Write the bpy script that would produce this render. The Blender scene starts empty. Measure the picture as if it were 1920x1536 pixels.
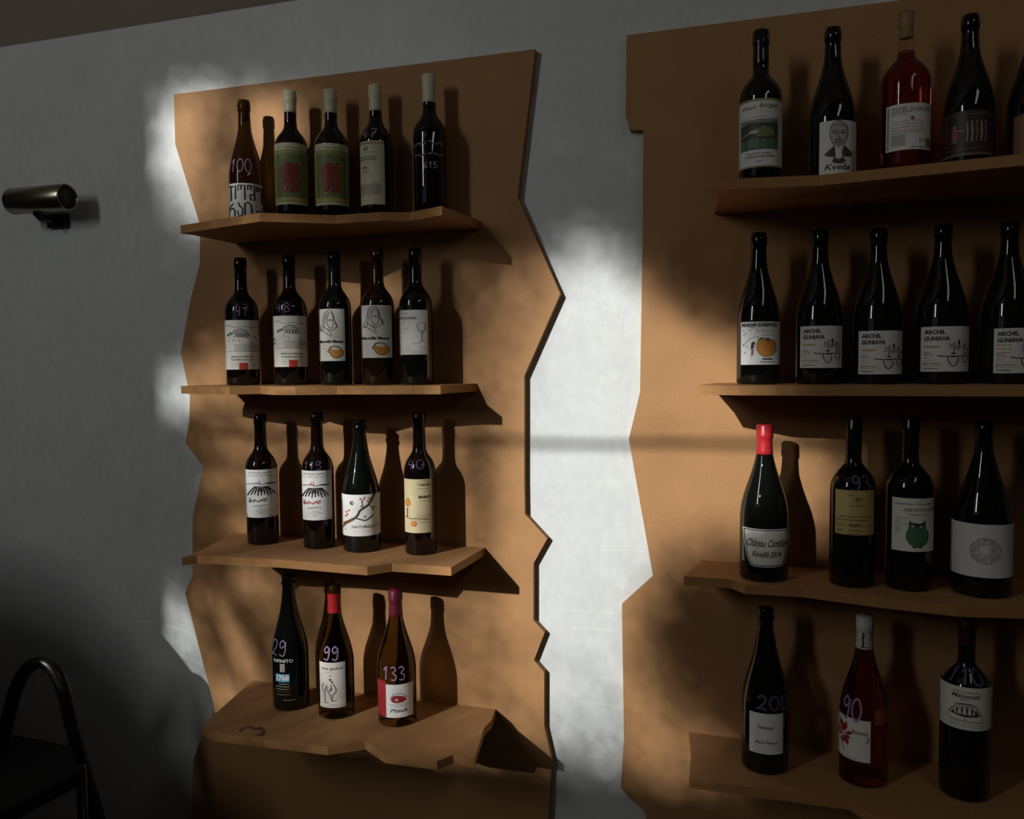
import bpy, bmesh, math, random
from mathutils import Vector, Matrix

# ------------------------------------------------------------------ camera, light, exposure
SC = bpy.context.scene
COL = SC.collection
IMG_W, IMG_H, FPX = 1920.0, 1536.0, 1540.0
CAM = Vector((0.0, -1.75, 1.60))                       # 1.75 m in front of the shelf panels, eye height
YAW, PITCH, ROLL = math.radians(17.1), math.radians(-3.2), math.radians(0.6)
FWD = Vector((-math.sin(YAW) * math.cos(PITCH), math.cos(YAW) * math.cos(PITCH), math.sin(PITCH)))
_r = FWD.cross(Vector((0, 0, 1))).normalized()
_u = _r.cross(FWD)
RGT = _r * math.cos(ROLL) - _u * math.sin(ROLL)
UPV = _r * math.sin(ROLL) + _u * math.cos(ROLL)
cd = bpy.data.cameras.new('camera')
cd.sensor_width = 36.0
cd.lens = 36.0 * FPX / IMG_W
cd.clip_start = 0.02
co = bpy.data.objects.new('camera', cd)
COL.objects.link(co)
co.matrix_world = Matrix(((RGT.x, UPV.x, -FWD.x, CAM.x), (RGT.y, UPV.y, -FWD.y, CAM.y),
                          (RGT.z, UPV.z, -FWD.z, CAM.z), (0, 0, 0, 1)))
SC.camera = co

world = bpy.data.worlds.new('world')
SC.world = world
world.use_nodes = True
bg = world.node_tree.nodes['Background']
bg.inputs[0].default_value = (0.62, 0.74, 0.9, 1)
bg.inputs[1].default_value = 0.25

SUN = Vector((0.475, 1.0, -0.45))                      # travel direction of the low sun
sd = bpy.data.lights.new('sun', 'SUN')
sd.energy = 5.2
sd.angle = math.radians(0.65)
sd.color = (1.0, 0.975, 0.94)
so = bpy.data.objects.new('sun', sd)
COL.objects.link(so)
so.rotation_euler = SUN.to_track_quat('-Z', 'Y').to_euler()

WIN_Y = -2.60                                          # inner face of the window wall
ad = bpy.data.lights.new('window_daylight', 'AREA')    # bright sky around the sun, in the window
ad.shape = 'RECTANGLE'
ad.size, ad.size_y = 0.34, 1.5
ad.energy = 25.0
ad.color = (1.0, 0.99, 0.95)
ao = bpy.data.objects.new('window_daylight', ad)
COL.objects.link(ao)
ao.location = (-2.85, -4.0, 3.22)                       # out of doors, seen through the window
ao.rotation_euler = Vector((0.475, 1.0, -0.45)).to_track_quat('-Z', 'Y').to_euler()

vs = SC.view_settings
vs.view_transform = 'Standard'
vs.look = 'None'
vs.exposure = 0.0
vs.gamma = 1.0
vs.use_curve_mapping = False

# ------------------------------------------------------------------ survey helpers (photo pixel -> point in the room)
def ray(px, py):
    return FWD + RGT * ((px - IMG_W / 2) / FPX) - UPV * ((py - IMG_H / 2) / FPX)
def at_y(px, py, y=0.0):
    d = ray(px, py)
    return CAM + d * ((y - CAM.y) / d.y)
def at_z(px, py, z):
    d = ray(px, py)
    return CAM + d * ((z - CAM.z) / d.z)
def px_scale(p):
    return FPX / (Vector(p) - CAM).dot(FWD)

# ------------------------------------------------------------------ materials
MATS = {}
def mat(name, color, rough=0.5, metal=0.0, trans=0.0, ior=1.45, coat=0.0, spec=0.5, emit=None, estr=0.0):
    if name in MATS:
        return MATS[name]
    m = bpy.data.materials.new(name)
    m.use_nodes = True
    b = m.node_tree.nodes['Principled BSDF']
    b.inputs['Base Color'].default_value = (*color, 1)
    b.inputs['Roughness'].default_value = rough
    b.inputs['Metallic'].default_value = metal
    b.inputs['Transmission Weight'].default_value = trans
    b.inputs['IOR'].default_value = ior
    b.inputs['Coat Weight'].default_value = coat
    b.inputs['Specular IOR Level'].default_value = spec
    if emit:
        b.inputs['Emission Color'].default_value = (*emit, 1)
        b.inputs['Emission Strength'].default_value = estr
    MATS[name] = m
    return m
def noisy(m, base, amount, scale, stretch=(1, 1, 1), bump=0.0, bscale=None, blotch=0.0, detail=4.0):
    """grain: base colour varied by noise in object space, plus a fine bump"""
    nt = m.node_tree
    N, Lk = nt.nodes, nt.links
    b = N['Principled BSDF']
    tc = N.new('ShaderNodeTexCoord')
    mp = N.new('ShaderNodeMapping')
    mp.inputs['Scale'].default_value = stretch
    Lk.new(tc.outputs['Object'], mp.inputs[0])
    n1 = N.new('ShaderNodeTexNoise')
    n1.inputs['Scale'].default_value = scale
    n1.inputs['Detail'].default_value = detail
    Lk.new(mp.outputs[0], n1.inputs['Vector'])
    rp = N.new('ShaderNodeValToRGB')
    rp.color_ramp.elements[0].position = 0.28
    rp.color_ramp.elements[1].position = 0.72
    rp.color_ramp.elements[0].color = (*[c * (1 - amount) for c in base], 1)
    rp.color_ramp.elements[1].color = (*[min(1, c * (1 + amount)) for c in base], 1)
    Lk.new(n1.outputs['Fac'], rp.inputs[0])
    out = rp.outputs[0]
    if blotch:
        n2 = N.new('ShaderNodeTexNoise')
        n2.inputs['Scale'].default_value = 7.0
        n2.inputs['Detail'].default_value = 5.0
        Lk.new(tc.outputs['Object'], n2.inputs['Vector'])
        mr = N.new('ShaderNodeMapRange')
        mr.inputs[1].default_value, mr.inputs[2].default_value = 0.3, 0.7
        mr.inputs[3].default_value, mr.inputs[4].default_value = 1 - blotch, 1 + blotch
        Lk.new(n2.outputs['Fac'], mr.inputs[0])
        mx = N.new('ShaderNodeMix')
        mx.data_type = 'RGBA'
        mx.blend_type = 'MULTIPLY'
        mx.inputs[0].default_value = 1.0
        Lk.new(out, mx.inputs[6])
        Lk.new(mr.outputs[0], mx.inputs[7])
        out = mx.outputs[2]
    Lk.new(out, b.inputs['Base Color'])
    if bump:
        n3 = N.new('ShaderNodeTexNoise')
        n3.inputs['Scale'].default_value = bscale or scale
        n3.inputs['Detail'].default_value = 3.0
        Lk.new(mp.outputs[0], n3.inputs['Vector'])
        bp = N.new('ShaderNodeBump')
        bp.inputs['Strength'].default_value = bump
        bp.inputs['Distance'].default_value = 0.002
        Lk.new(n3.outputs['Fac'], bp.inputs['Height'])
        Lk.new(bp.outputs[0], b.inputs['Normal'])
    return m

MDF = noisy(mat('mdf', (0.36, 0.195, 0.086), 0.6, spec=0.15), (0.36, 0.195, 0.086), 0.12, 320.0, bump=0.05, bscale=500, blotch=0.07)
MDF_EDGE = noisy(mat('mdf_edge', (0.36, 0.20, 0.085), 0.7, spec=0.2), (0.345, 0.175, 0.066), 0.14, 260.0, (1, 1, 6))
WALLM = noisy(mat('silver_grey_paint', (0.555, 0.58, 0.575), 0.42, spec=0.4), (0.555, 0.58, 0.575), 0.05, 75.0, (0.8, 1, 0.55), bump=0.25, bscale=110, blotch=0.035)
SCRATCH = mat('scratched_paint', (0.74, 0.76, 0.75), 0.35)
CEILM = noisy(mat('brown_plaster', (0.52, 0.42, 0.34), 0.8), (0.52, 0.42, 0.34), 0.06, 18.0)
ROOMM = noisy(mat('room_plaster', (0.15, 0.14, 0.13), 0.85), (0.15, 0.14, 0.13), 0.05, 12.0)
FLOORM = noisy(mat('dark_floor_boards', (0.07, 0.05, 0.04), 0.5), (0.07, 0.05, 0.04), 0.25, 9.0, (1, 12, 1))
FRAMEM = mat('dark_window_frame', (0.05, 0.045, 0.04), 0.5)
BLACKM = mat('black_powder_coat', (0.006, 0.006, 0.006), 0.3)
BLACKPLATE = mat('black_ribbed_tread', (0.006, 0.006, 0.006), 0.7, spec=0.2)
BRASS = noisy(mat('brushed_nickel', (0.34, 0.30, 0.22), 0.26, metal=1.0), (0.36, 0.32, 0.24), 0.10, 30.0, (1, 40, 40))
DARKIN = mat('dark_lamp_inside', (0.02, 0.019, 0.017), 0.4)
CABM = noisy(mat('dark_stained_oak', (0.045, 0.03, 0.02), 0.5), (0.045, 0.03, 0.02), 0.2, 9.0, (8, 8, 1))
LEAFM = mat('leaf', (0.05, 0.10, 0.03), 0.6)
BARKM = noisy(mat('bark', (0.08, 0.06, 0.045), 0.9), (0.08, 0.06, 0.045), 0.3, 14.0)
STAINM = mat('wine_stain', (0.10, 0.045, 0.02), 0.5)

# ------------------------------------------------------------------ mesh helpers
def link(name, bm, mats, parent=None, smooth=False, loc=None):
    me = bpy.data.meshes.new(name)
    bmesh.ops.recalc_face_normals(bm, faces=bm.faces)
    bm.to_mesh(me)
    bm.free()
    for m in (mats if isinstance(mats, (list, tuple)) else [mats]):
        me.materials.append(m)
    if smooth:
        for p in me.polygons:
            p.use_smooth = True
    o = bpy.data.objects.new(name, me)
    COL.objects.link(o)
    if parent:
        o.parent = parent
    if loc:
        o.location = loc
    return o
def empty(name, loc, label, cat, group=None):
    o = bpy.data.objects.new(name, None)
    o.empty_display_size = 0.05
    COL.objects.link(o)
    o.location = loc
    o['label'], o['category'] = label, cat
    if group:
        o['group'] = group
    return o
def structure(o):
    o['kind'] = 'structure'
    return o
def box(bm, x0, x1, y0, y1, z0, z1):
    v = [bm.verts.new((x, y, z)) for z in (z0, z1) for y in (y0, y1) for x in (x0, x1)]
    for f in ((0, 1, 3, 2), (4, 5, 7, 6), (0, 1, 5, 4), (2, 3, 7, 6), (0, 2, 6, 4), (1, 3, 7, 5)):
        bm.faces.new([v[i] for i in f])
def bevel(bm, w, seg=2, ang=30):
    es = [e for e in bm.edges if len(e.link_faces) == 2 and e.calc_face_angle(0) > math.radians(ang)]
    bmesh.ops.bevel(bm, geom=es, offset=w, segments=seg, affect='EDGES', profile=0.5)
def tube(bm, pts, rad, n=10, cap=True):
    """round tube along a polyline; rad is a number or one per point"""
    pts = [Vector(p) for p in pts]
    rads = rad if isinstance(rad, (list, tuple)) else [rad] * len(pts)
    rings, side = [], None
    for i, p in enumerate(pts):
        t = (pts[min(i + 1, len(pts) - 1)] - pts[max(i - 1, 0)]).normalized()
        if side is None:
            side = t.orthogonal().normalized()
        side = (side - t * side.dot(t)).normalized()
        up = t.cross(side)
        rings.append([bm.verts.new(p + (side * math.cos(2 * math.pi * k / n) + up * math.sin(2 * math.pi * k / n)) * rads[i]) for k in range(n)])
    for a, b in zip(rings, rings[1:]):
        for k in range(n):
            bm.faces.new((a[k], a[(k + 1) % n], b[(k + 1) % n], b[k]))
    if cap:
        bm.faces.new(rings[0][::-1])
        bm.faces.new(rings[-1])
def prism(bm, outline, lo, hi, axis):
    """outline of (a, b) extruded from lo to hi along axis 'y' or 'z'"""
    def P(a, b, c):
        return (a, c, b) if axis == 'y' else (a, b, c)
    A = [bm.verts.new(P(a, b, lo)) for a, b in outline]
    B = [bm.verts.new(P(a, b, hi)) for a, b in outline]
    bm.faces.new(A)
    bm.faces.new(B[::-1])
    n = len(A)
    sides = [bm.faces.new((A[i], B[i], B[(i + 1) % n], A[(i + 1) % n])) for i in range(n)]
    return sides
def catmull(pts, k=6, closed=False):
    pts = [Vector(p) for p in pts]
    n, out = len(pts), []
    rng = range(n if closed else n - 1)
    for i in rng:
        g = (lambda j: pts[j % n]) if closed else (lambda j: pts[min(max(j, 0), n - 1)])
        p0, p1, p2, p3 = g(i - 1), g(i), g(i + 1), g(i + 2)
        for s in range(k):
            t = s / k
            out.append(0.5 * ((2 * p1) + (p2 - p0) * t + (2 * p0 - 5 * p1 + 4 * p2 - p3) * t * t + (3 * p1 - p0 - 3 * p2 + p3) * t ** 3))
    if not closed:
        out.append(pts[-1])
    return out

# ------------------------------------------------------------------ the room
THICK = 0.018
WALL_Y = THICK
X0, X1 = -3.7, 3.3
CEIL_Z, SLOPE = 2.468, 0.54
def ceil_z(y):
    return CEIL_Z + SLOPE * (WALL_Y - y)
bm = bmesh.new()
box(bm, X0, X1, WALL_Y, WALL_Y + 0.12, 0, CEIL_Z + 0.05)
wall = structure(link('wall_back', bm, WALLM))
bm = bmesh.new()
box(bm, X0, X1, WIN_Y - 0.3, WALL_Y + 0.12, -0.1, 0)
structure(link('floor', bm, FLOORM))
bm = bmesh.new()
a, b = WALL_Y + 0.1, WIN_Y - 0.2
v = [bm.verts.new((x, y, ceil_z(y) + d)) for d in (0, 0.1) for y in (a, b) for x in (X0, X1)]
for f in ((0, 1, 3, 2), (4, 5, 7, 6), (0, 1, 5, 4), (2, 3, 7, 6), (0, 2, 6, 4), (1, 3, 7, 5)):
    bm.faces.new([v[i] for i in f])
structure(link('ceiling', bm, CEILM))
for nm, xa, xb in (('wall_left', X0 - 0.1, X0), ('wall_right', X1, X1 + 0.1)):
    bm = bmesh.new()
    prism(bm, [(WALL_Y + 0.12, 0), (WALL_Y + 0.12, CEIL_Z), (WIN_Y - 0.2, ceil_z(WIN_Y - 0.2)), (WIN_Y - 0.2, 0)], xa, xb, 'z')
    for q in bm.verts:
        q.co = (q.co.z, q.co.x, q.co.y)
    structure(link(nm, bm, ROOMM))
# window wall behind the photographer, one high window
WX0, WX1, WZ0, WZ1 = -2.845, -1.02, 1.82, 3.62
bm = bmesh.new()
top = ceil_z(WIN_Y - 0.2)
box(bm, X0, WX0, WIN_Y - 0.2, WIN_Y, 0, top)
box(bm, WX1, X1, WIN_Y - 0.2, WIN_Y, 0, top)
box(bm, WX0, WX1, WIN_Y - 0.2, WIN_Y, 0, WZ0)
box(bm, WX0, WX1, WIN_Y - 0.2, WIN_Y, WZ1, top)
structure(link('wall_front', bm, ROOMM))
bar_z = at_y(1300, 832, 0).z + 0.45 * -(WIN_Y - 0.1)
bm = bmesh.new()
for args in ((WX0, WX1, WZ0, WZ0 + 0.04), (WX0, WX1, WZ1 - 0.04, WZ1), (WX0, WX0 + 0.03, WZ0, WZ1), (WX1 - 0.03, WX1, WZ0, WZ1),
             (WX0, WX1, bar_z - 0.006, bar_z + 0.006)):
    dep = 0.005 if abs(args[3] - args[2]) < 0.02 else 0.02
    box(bm, args[0], args[1], WIN_Y - 0.10 - dep, WIN_Y - 0.10 + dep, args[2], args[3])
win = structure(link('window_1', bm, FRAMEM))
GLASSPANE = bpy.data.materials.new('window_glass')
GLASSPANE.use_nodes = True
nt = GLASSPANE.node_tree
nt.nodes.clear()
_o = nt.nodes.new('ShaderNodeOutputMaterial')
_m = nt.nodes.new('ShaderNodeMixShader')
_t = nt.nodes.new('ShaderNodeBsdfTransparent')
_g = nt.nodes.new('ShaderNodeBsdfGlossy')
_g.inputs['Roughness'].default_value = 0.02
_m.inputs[0].default_value = 0.06
nt.links.new(_t.outputs[0], _m.inputs[1])
nt.links.new(_g.outputs[0], _m.inputs[2])
nt.links.new(_m.outputs[0], _o.inputs[0])
for za, zb in ((WZ0 + 0.03, bar_z - 0.01), (bar_z + 0.01, WZ1 - 0.03)):
    bm = bmesh.new()
    box(bm, WX0 + 0.02, WX1 - 0.02, WIN_Y - 0.102, WIN_Y - 0.098, za, zb)
    link('pane', bm, GLASSPANE, win)

# scratches on the grey wall
def scratch(pts, w=0.0011):
    P = catmull([at_y(x, y, WALL_Y) for x, y in pts], 5)
    bm = bmesh.new()
    rows = []
    for i, p in enumerate(P):
        t = (P[min(i + 1, len(P) - 1)] - P[max(i - 1, 0)]).normalized()
        nrm = Vector((-t.z, 0, t.x)) * w * 0.5 * (1 if 0 < i < len(P) - 1 else 0.3)
        rows.append([bm.verts.new((p.x + s * nrm.x, WALL_Y + d, p.z + s * nrm.z)) for s, d in ((-1, 0.0002), (0, -0.0006), (1, 0.0002))])
    for A, B in zip(rows, rows[1:]):
        for k in (0, 1):
            bm.faces.new((A[k], A[k + 1], B[k + 1], B[k]))
    link('scratch', bm, SCRATCH, wall)
for pts in ([(240, 1166), (280, 1167), (320, 1174), (362, 1187)], [(305, 1171), (335, 1180), (364, 1190)], [(318, 1156), (340, 1162), (362, 1170)],
            [(285, 1219), (330, 1226), (375, 1240)], [(335, 1232), (360, 1240), (380, 1248)],
            [(120, 640), (142, 668), (163, 698)], [(128, 655), (150, 690), (172, 722)], [(105, 800), (122, 820), (138, 842)],
            [(1005, 908), (1090, 905), (1185, 907)], [(1125, 1025), (1170, 1025), (1212, 1026)], [(1120, 1033), (1165, 1033), (1214, 1035)],
            [(1045, 1143), (1100, 1147), (1163, 1152)], [(1075, 1177), (1125, 1181), (1162, 1184)], [(1120, 960), (1122, 1040), (1121, 1125)],
            [(1085, 1316), (1125, 1320), (1164, 1326)], [(1075, 1418), (1120, 1420), (1160, 1424)], [(1160, 560), (1176, 561), (1200, 560)]):
    scratch(pts)

# ------------------------------------------------------------------ tree outside the window: its foliage lets the sun through in patches
# openness of the crown along the sun's rays: columns 0.06 m apart on the shelf wall
OPEN_X = list(range(250, 1651, 50))
OPEN = {
 100: '0', 150: '02443100', 200: '0776686310', 250: '1886686310', 300: '1875464210', 350: '05854532', 400: '026544210000000011',
 450: '0011111000000012453100', 500: '00001222333222357874100', 550: '000012234542235689984100', 600: '000122334542346799998520',
 650: '001433344443356899999986200', 700: '2566644444334578999999986310', 750: '26766666653555788999999863100',
 800: '01234556676664799998888875300', 850: '00035556777664799999999998631', 900: '00045555677765899999999999731',
 950: '00023455677775899999999999620', 1000: '00024544567775899999877776410', 1050: '00001333446776899998543221000',
 1100: '022265345666668999973100', 1150: '055544335666668988862000', 1200: '045463336665667888851000', 1250: '034354336655667888862000',
 1300: '034653335555667887774100', 1350: '0235332234556667777764200', 1400: '0000000012344455655776421', 1450: '00000000000111112224654321', 1500: '0000000000000000000011100'}
def openness(px, py):
    ys = sorted(OPEN)
    if not (ys[0] <= py <= ys[-1] and 225 <= px <= 1675):
        return 0.0
    py = min(max(py, ys[0]), ys[-1] - 0.01)
    j = int((py - ys[0]) // 50)
    fx = min(max((px - 250) / 50.0, 0), len(OPEN_X) - 1.01)
    i = int(fx)
    def g(jj, ii):
        s = OPEN[ys[jj]]
        return int(s[ii]) if ii < len(s) else 0
    ty, tx = (py - ys[j]) / 50.0, fx - i
    return ((g(j, i) * (1 - tx) + g(j, i + 1) * tx) * (1 - ty) + (g(j + 1, i) * (1 - tx) + g(j + 1, i + 1) * tx) * ty) / 9.0
# gaps and denser clumps within the crown: centre, half sizes, tilt, change of openness
CLUMPS = [(500, 245, 40, 70, 0, .38), (347, 205, 30, 50, 0, .22), (350, 300, 35, 45, 0, .15), (432, 215, 15, 55, 8, -.42), (412, 300, 20, 30, 0, -.22), (415, 826, 40, 26, 0, .36),
          (412, 912, 36, 22, 0, .36), (458, 985, 34, 24, 0, .36), (460, 1085, 32, 30, 0, .32), (400, 795, 60, 14, 0, -.3), (422, 870, 60, 14, 0, -.38), (425, 946, 55, 14, 0, -.3),
          (905, 900, 13, 130, 0, -.28), (856, 1170, 15, 90, 0, -.28), (930, 1240, 10, 90, 0, -.15), (466, 1172, 16, 110, -26, -.45), (395, 1190, 15, 100, -25, -.38), (434, 1200, 20, 110, -26, .42),
          (420, 1300, 40, 26, 0, .34), (690, 830, 60, 50, 0, .22), (730, 545, 34, 30, 0, .3), (650, 545, 24, 24, 0, .12), (400, 705, 50, 24, -20, .3), (330, 735, 34, 28, 0, .22),
          (335, 1180, 28, 40, 0, .22), (670, 1190, 40, 80, 0, .2), (780, 1160, 30, 60, 20, .22), (575, 1150, 24, 60, 0, -.12), (800, 600, 40, 120, 0, -.15), (700, 740, 40, 12, 0, -.2)]
def dapple(px, py):
    t = openness(px, py) ** 1.7
    for cx_, cy_, rx, ry, tilt, dv in CLUMPS:
        a_ = math.radians(tilt)
        dx, dy = px - cx_, py - cy_
        u_, v_ = dx * math.cos(a_) + dy * math.sin(a_), -dx * math.sin(a_) + dy * math.cos(a_)
        t += dv * math.exp(-(u_ / rx) ** 2 - (v_ / ry) ** 2)
    return min(max(t, 0.0), 1.0)
rnd = random.Random(4)
tree = empty('broadleaf_tree', (-3.3, -5.3, 0), 'leafy tree growing outside the high window', 'tree')
bm = bmesh.new()
for gy in range(-75, 1625, 25):
    for gx in range(215, 1710, 25):
        p = at_y(gx, gy, 0)
        q = at_y(gx + 25, gy + 25, 0)
        area = abs((q.x - p.x) * (q.z - p.z))
        t = dapple(gx + 12, gy + 12)
        tau = -math.log(max(t, 0.004)) * min(max((0.92 - t) / 0.25, 0.0), 1.0)
        want = tau * area / 0.000125
        n = int(want) + (rnd.random() < want - int(want))
        for _ in range(n):
            w = at_y(gx + 25 * rnd.random(), gy + 25 * rnd.random(), 0)
            k = rnd.uniform(4.3, 6.2)
            c = Vector((w.x, 0, w.z)) - SUN * k
            d = Vector((rnd.uniform(-1, 1), rnd.uniform(-.5, .5), rnd.uniform(-1, 1))).normalized()
            e = d.cross(Vector((rnd.uniform(-.4, .4), 1, rnd.uniform(-.4, .4)))).normalized()
            l, h = 0.012, 0.0064
            o = Vector((3.3, 5.3, 0))
            bm.faces.new([bm.verts.new(c + o + z) for z in (d * l, e * h, -d * l, -e * h)])
crown = link('crown', bm, LEAFM, tree)
crown['kind'] = 'stuff'
def shade_pt(px, py, k):
    w = at_y(px, py, 0)
    return Vector((w.x, 0, w.z)) - SUN * k + Vector((3.3, 5.3, 0))
for pts, r0, r1 in (([(375, 1090), (400, 1140), (445, 1265), (470, 1330)], 0.008, 0.012), ([(405, 1040), (430, 1100), (480, 1215), (520, 1290)], 0.008, 0.012),
                    ([(1700, 300), (1640, 420), (1560, 440), (1480, 380), (1400, 300)], 0.03, 0.015), ([(1700, 1150), (1600, 1160), (1450, 1220), (1350, 1200)], 0.03, 0.012)):
    bm = bmesh.new()
    P = catmull([shade_pt(x, y, 4.6) for x, y in pts], 4)
    tube(bm, P, [r0 + (r1 - r0) * i / (len(P) - 1) for i in range(len(P))], 6)
    link('branch', bm, BARKM, tree)
bm = bmesh.new()
tube(bm, [(-1.1, -0.6, 0), (-1.15, -0.6, 1.2), (-1.3, -0.6, 2.3), (-1.5, -0.7, 3.4), (-1.35, -0.7, 4.6), (-1.2, -.7, 5.4)], [0.14, 0.11, 0.09, 0.07, 0.05, .03], 10)
link('trunk', bm, BARKM, tree)

# ------------------------------------------------------------------ shelf units: sawn-out back panels with four shelves each
def panel_outline(px):
    return [(p.x, p.z) for p in (at_y(x, y, 0) for x, y in px)]
LEFT_EDGE = [(326, 177), (328.5, 270), (374, 419), (375, 446), (374.6, 495), (357.5, 560), (339, 661), (352, 724), (356, 742), (355, 789), (348, 831),
             (381, 875), (361, 971), (361, 1081), (347, 1112), (403, 1330), (372, 1398), (362, 1428), (359, 1536)]
RIGHT_EDGE = [(1003.5, 92), (970, 369), (1050.5, 551), (983, 705), (983, 900), (984, 964), (1026, 1010), (1000, 1057), (1000, 1163), (1021, 1186),
              (1001, 1238), (1020, 1260), (1020, 1362), (1034.5, 1426), (1028, 1536)]
R_LEFT_EDGE = [(1175, 66), (1173, 216), (1180.5, 244), (1206, 244), (1205, 420), (1203, 560), (1200, 735), (1179, 824), (1195, 914), (1224.5, 1081),
               (1166, 1134), (1170, 1384), (1164, 1478), (1178, 1495), (1208, 1521), (1211, 1536)]
Z = {1: 1.919, 2: 1.556, 3: 1.182, 4: 0.808}
def unit(name, label, outline, shelves, origin):
    u = empty(name, origin, label, 'shelf unit', 'sawn board wall shelf units')
    ox, oy, oz = origin
    bm = bmesh.new()
    sides = prism(bm, [(x - ox, z - oz) for x, z in outline], -oy, THICK - oy - 0.0002, 'y')
    for f in sides:
        f.material_index = 1
    bevel(bm, 0.0007, 1)
    link('back_panel', bm, [MDF, MDF_EDGE], u)
    for zt, pts in shelves:
        bm = bmesh.new()
        sides = prism(bm, [(x - ox, y - oy) for x, y in pts], zt - THICK - oz, zt - oz, 'z')
        for f in sides:
            f.material_index = 1
        bevel(bm, 0.0007, 1)
        s = link('shelf', bm, [MDF, MDF_EDGE], u)
    return u, s
lo = panel_outline(LEFT_EDGE)
ro = panel_outline(RIGHT_EDGE)
left_outline = lo + [(lo[-1][0] + 0.03, 0.14), (ro[-1][0] - 0.03, 0.14)] + ro[::-1]
def shelf_px(pts, z):
    return [(p.x, min(p.y, 0.0)) for p in (at_z(x, y, z) for x, y in pts)]
B = 0.0
s1 = [(-1.243, B), (-1.251, -.150), (-1.262, -.178), (-1.006, -.250), (-.873, -.171), (-.768, -.171), (-.715, -.147), (-.624, -.188), (-.610, B)]
s2 = [(-1.262, B), (-1.262, -.075), (-1.305, -.140), (-1.246, -.166), (-1.212, -.176), (-1.132, -.196), (-1.075, -.162), (-1.058, -.175), (-1.002, -.218), (-.950, -.222), (-.871, -.186),
      (-.820, -.184), (-.750, -.178), (-.700, -.168), (-.641, -.168), (-.648, -.109), (-.628, -.03), (-.620, B)]
s3 = [(-1.273, B), (-1.228, -.18), (-1.222, -.258), (-1.202, -.233), (-1.0, -.220), (-.785, -.231), (-.749, -.188), (-.615, -.189), (-.606, B)]
s4 = [(-1.231, B), (-1.186, -.245), (-1.178, -.262), (-1.143, -.283), (-.864, -.272), (-.800, -.228), (-.733, -.270), (-.621, -.267), (-.599, -.233), (-.552, -.240),
      (-.579, -.099), (-.576, -.06), (-.585, B)]
lunit, lshelf4 = unit('wall_shelf_unit', 'sawn fibreboard shelf unit with jagged edges on both sides, beside the wall spotlight',
                      left_outline, [(Z[1], s1), (Z[2], s2), (Z[3], s3), (Z[4], s4)], (-0.9, 0.0, 0.14))
RX = 0.78
rl = panel_outline(R_LEFT_EDGE)
right_outline = rl + [(rl[-1][0] + 0.02, 0.14), (RX - 0.05, 0.14), (RX - 0.02, 0.6), (RX + .04, 0.9), (RX - .05, 1.3), (RX + .02, 1.75), (RX - .02, 2.1), (RX, rl[0][1])]
r1 = [(-.100, B), (-.081, -.197), (-.102, -.250), (.088, -.221), (.385, -.269), (.52, -.25), (.66, -.26), (.70, B)]
r2 = [(-.097, B), (-.106, -.10), (-.120, -.165), (-.096, -.178), (-.044, -.206), (.04, -.212), (.20, -.225), (.40, -.24), (.60, -.20), (.68, -.21), (.69, B)]
r3 = [(-.124, B), (-.148, -.141), (-.059, -.139), (-.032, -.172), (.072, -.167), (.19, -.199), (.315, -.221), (.418, -.205), (.6, -.21), (.68, B)]
r4 = [(-.150, B), (-.138, -.078), (-.132, -.200), (.152, -.200), (.193, -.249), (.24, -.275), (.45, -.26), (.62, -.25), (.67, B)]
unit('wall_shelf_unit', 'sawn fibreboard shelf unit with a stepped notch near its upper corner', right_outline,
     [(Z[1], r1), (Z[2], r2), (Z[3], r3), (Z[4], r4)], (0.25, 0.0, 0.14))
# ring stain left by a bottle on the lowest shelf
bm = bmesh.new()
P = catmull([at_z(x, y, Z[4] + 0.0004) - Vector((-0.9, 0, 0.14)) for x, y in ((450, 1372), (458, 1365), (470, 1364), (480, 1368), (487, 1365), (494, 1371), (490, 1379), (481, 1376))], 5)
rows = []
for i, p in enumerate(P):
    t = (P[min(i + 1, len(P) - 1)] - P[max(i - 1, 0)]).normalized()
    nn = Vector((-t.y, t.x, 0)) * 0.0045
    rows.append((bm.verts.new(p - nn), bm.verts.new(p + nn)))
for A, C in zip(rows, rows[1:]):
    bm.faces.new((A[0], A[1], C[1], C[0]))
link('ring_stain', bm, STAINM, lshelf4).matrix_parent_inverse = Matrix()

# ------------------------------------------------------------------ wall spotlight
sp = at_y(127, 369.5, -0.055)
lamp = empty('wall_spotlight', (sp.x - 0.085, WALL_Y, sp.z - 0.05), 'brushed metal cylinder spotlight fixed to the grey wall', 'wall lamp')
def lathe_x(prof, n=40):
    bm = bmesh.new()
    rings = [[bm.verts.new((x, r * math.cos(2 * math.pi * k / n), r * math.sin(2 * math.pi * k / n))) for k in range(n)] for x, r in prof]
    for A, C in zip(rings, rings[1:]):
        for k in range(n):
            bm.faces.new((A[k], A[(k + 1) % n], C[(k + 1) % n], C[k]))
    bm.faces.new(rings[0][::-1])
    bm.faces.new(rings[-1])
    return bm
lx, ly, lz = 0.085, -0.055 - WALL_Y, 0.05
R_L = 0.0335
body = link('lamp_body', lathe_x([(-.186, .022), (-.184, .029), (-.178, R_L), (-.002, R_L), (0, R_L - .001), (0, R_L - .003), (-.004, R_L - .0035)]), BRASS, lamp, True, (lx, ly, lz))
link('reflector', lathe_x([(-.0035, R_L - .0035), (-.006, R_L - .004), (-.03, .02), (-.032, .001)]), DARKIN, lamp, True, (lx, ly, lz))
wp = at_y(112, 401, WALL_Y).x - (sp.x - 0.085)
bm = bmesh.new()
tube(bm, [(wp, ly, lz - .02), (wp, ly, lz - .036), (wp, ly + .010, lz - .043), (wp, -0.008, lz - .043)], 0.010, 12)
link('arm', bm, BLACKM, lamp, True)
bm = bmesh.new()
box(bm, wp - .032, wp + .032, -0.012, 0.0, lz - .062, lz - .026)
bevel(bm, 0.003)
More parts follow.
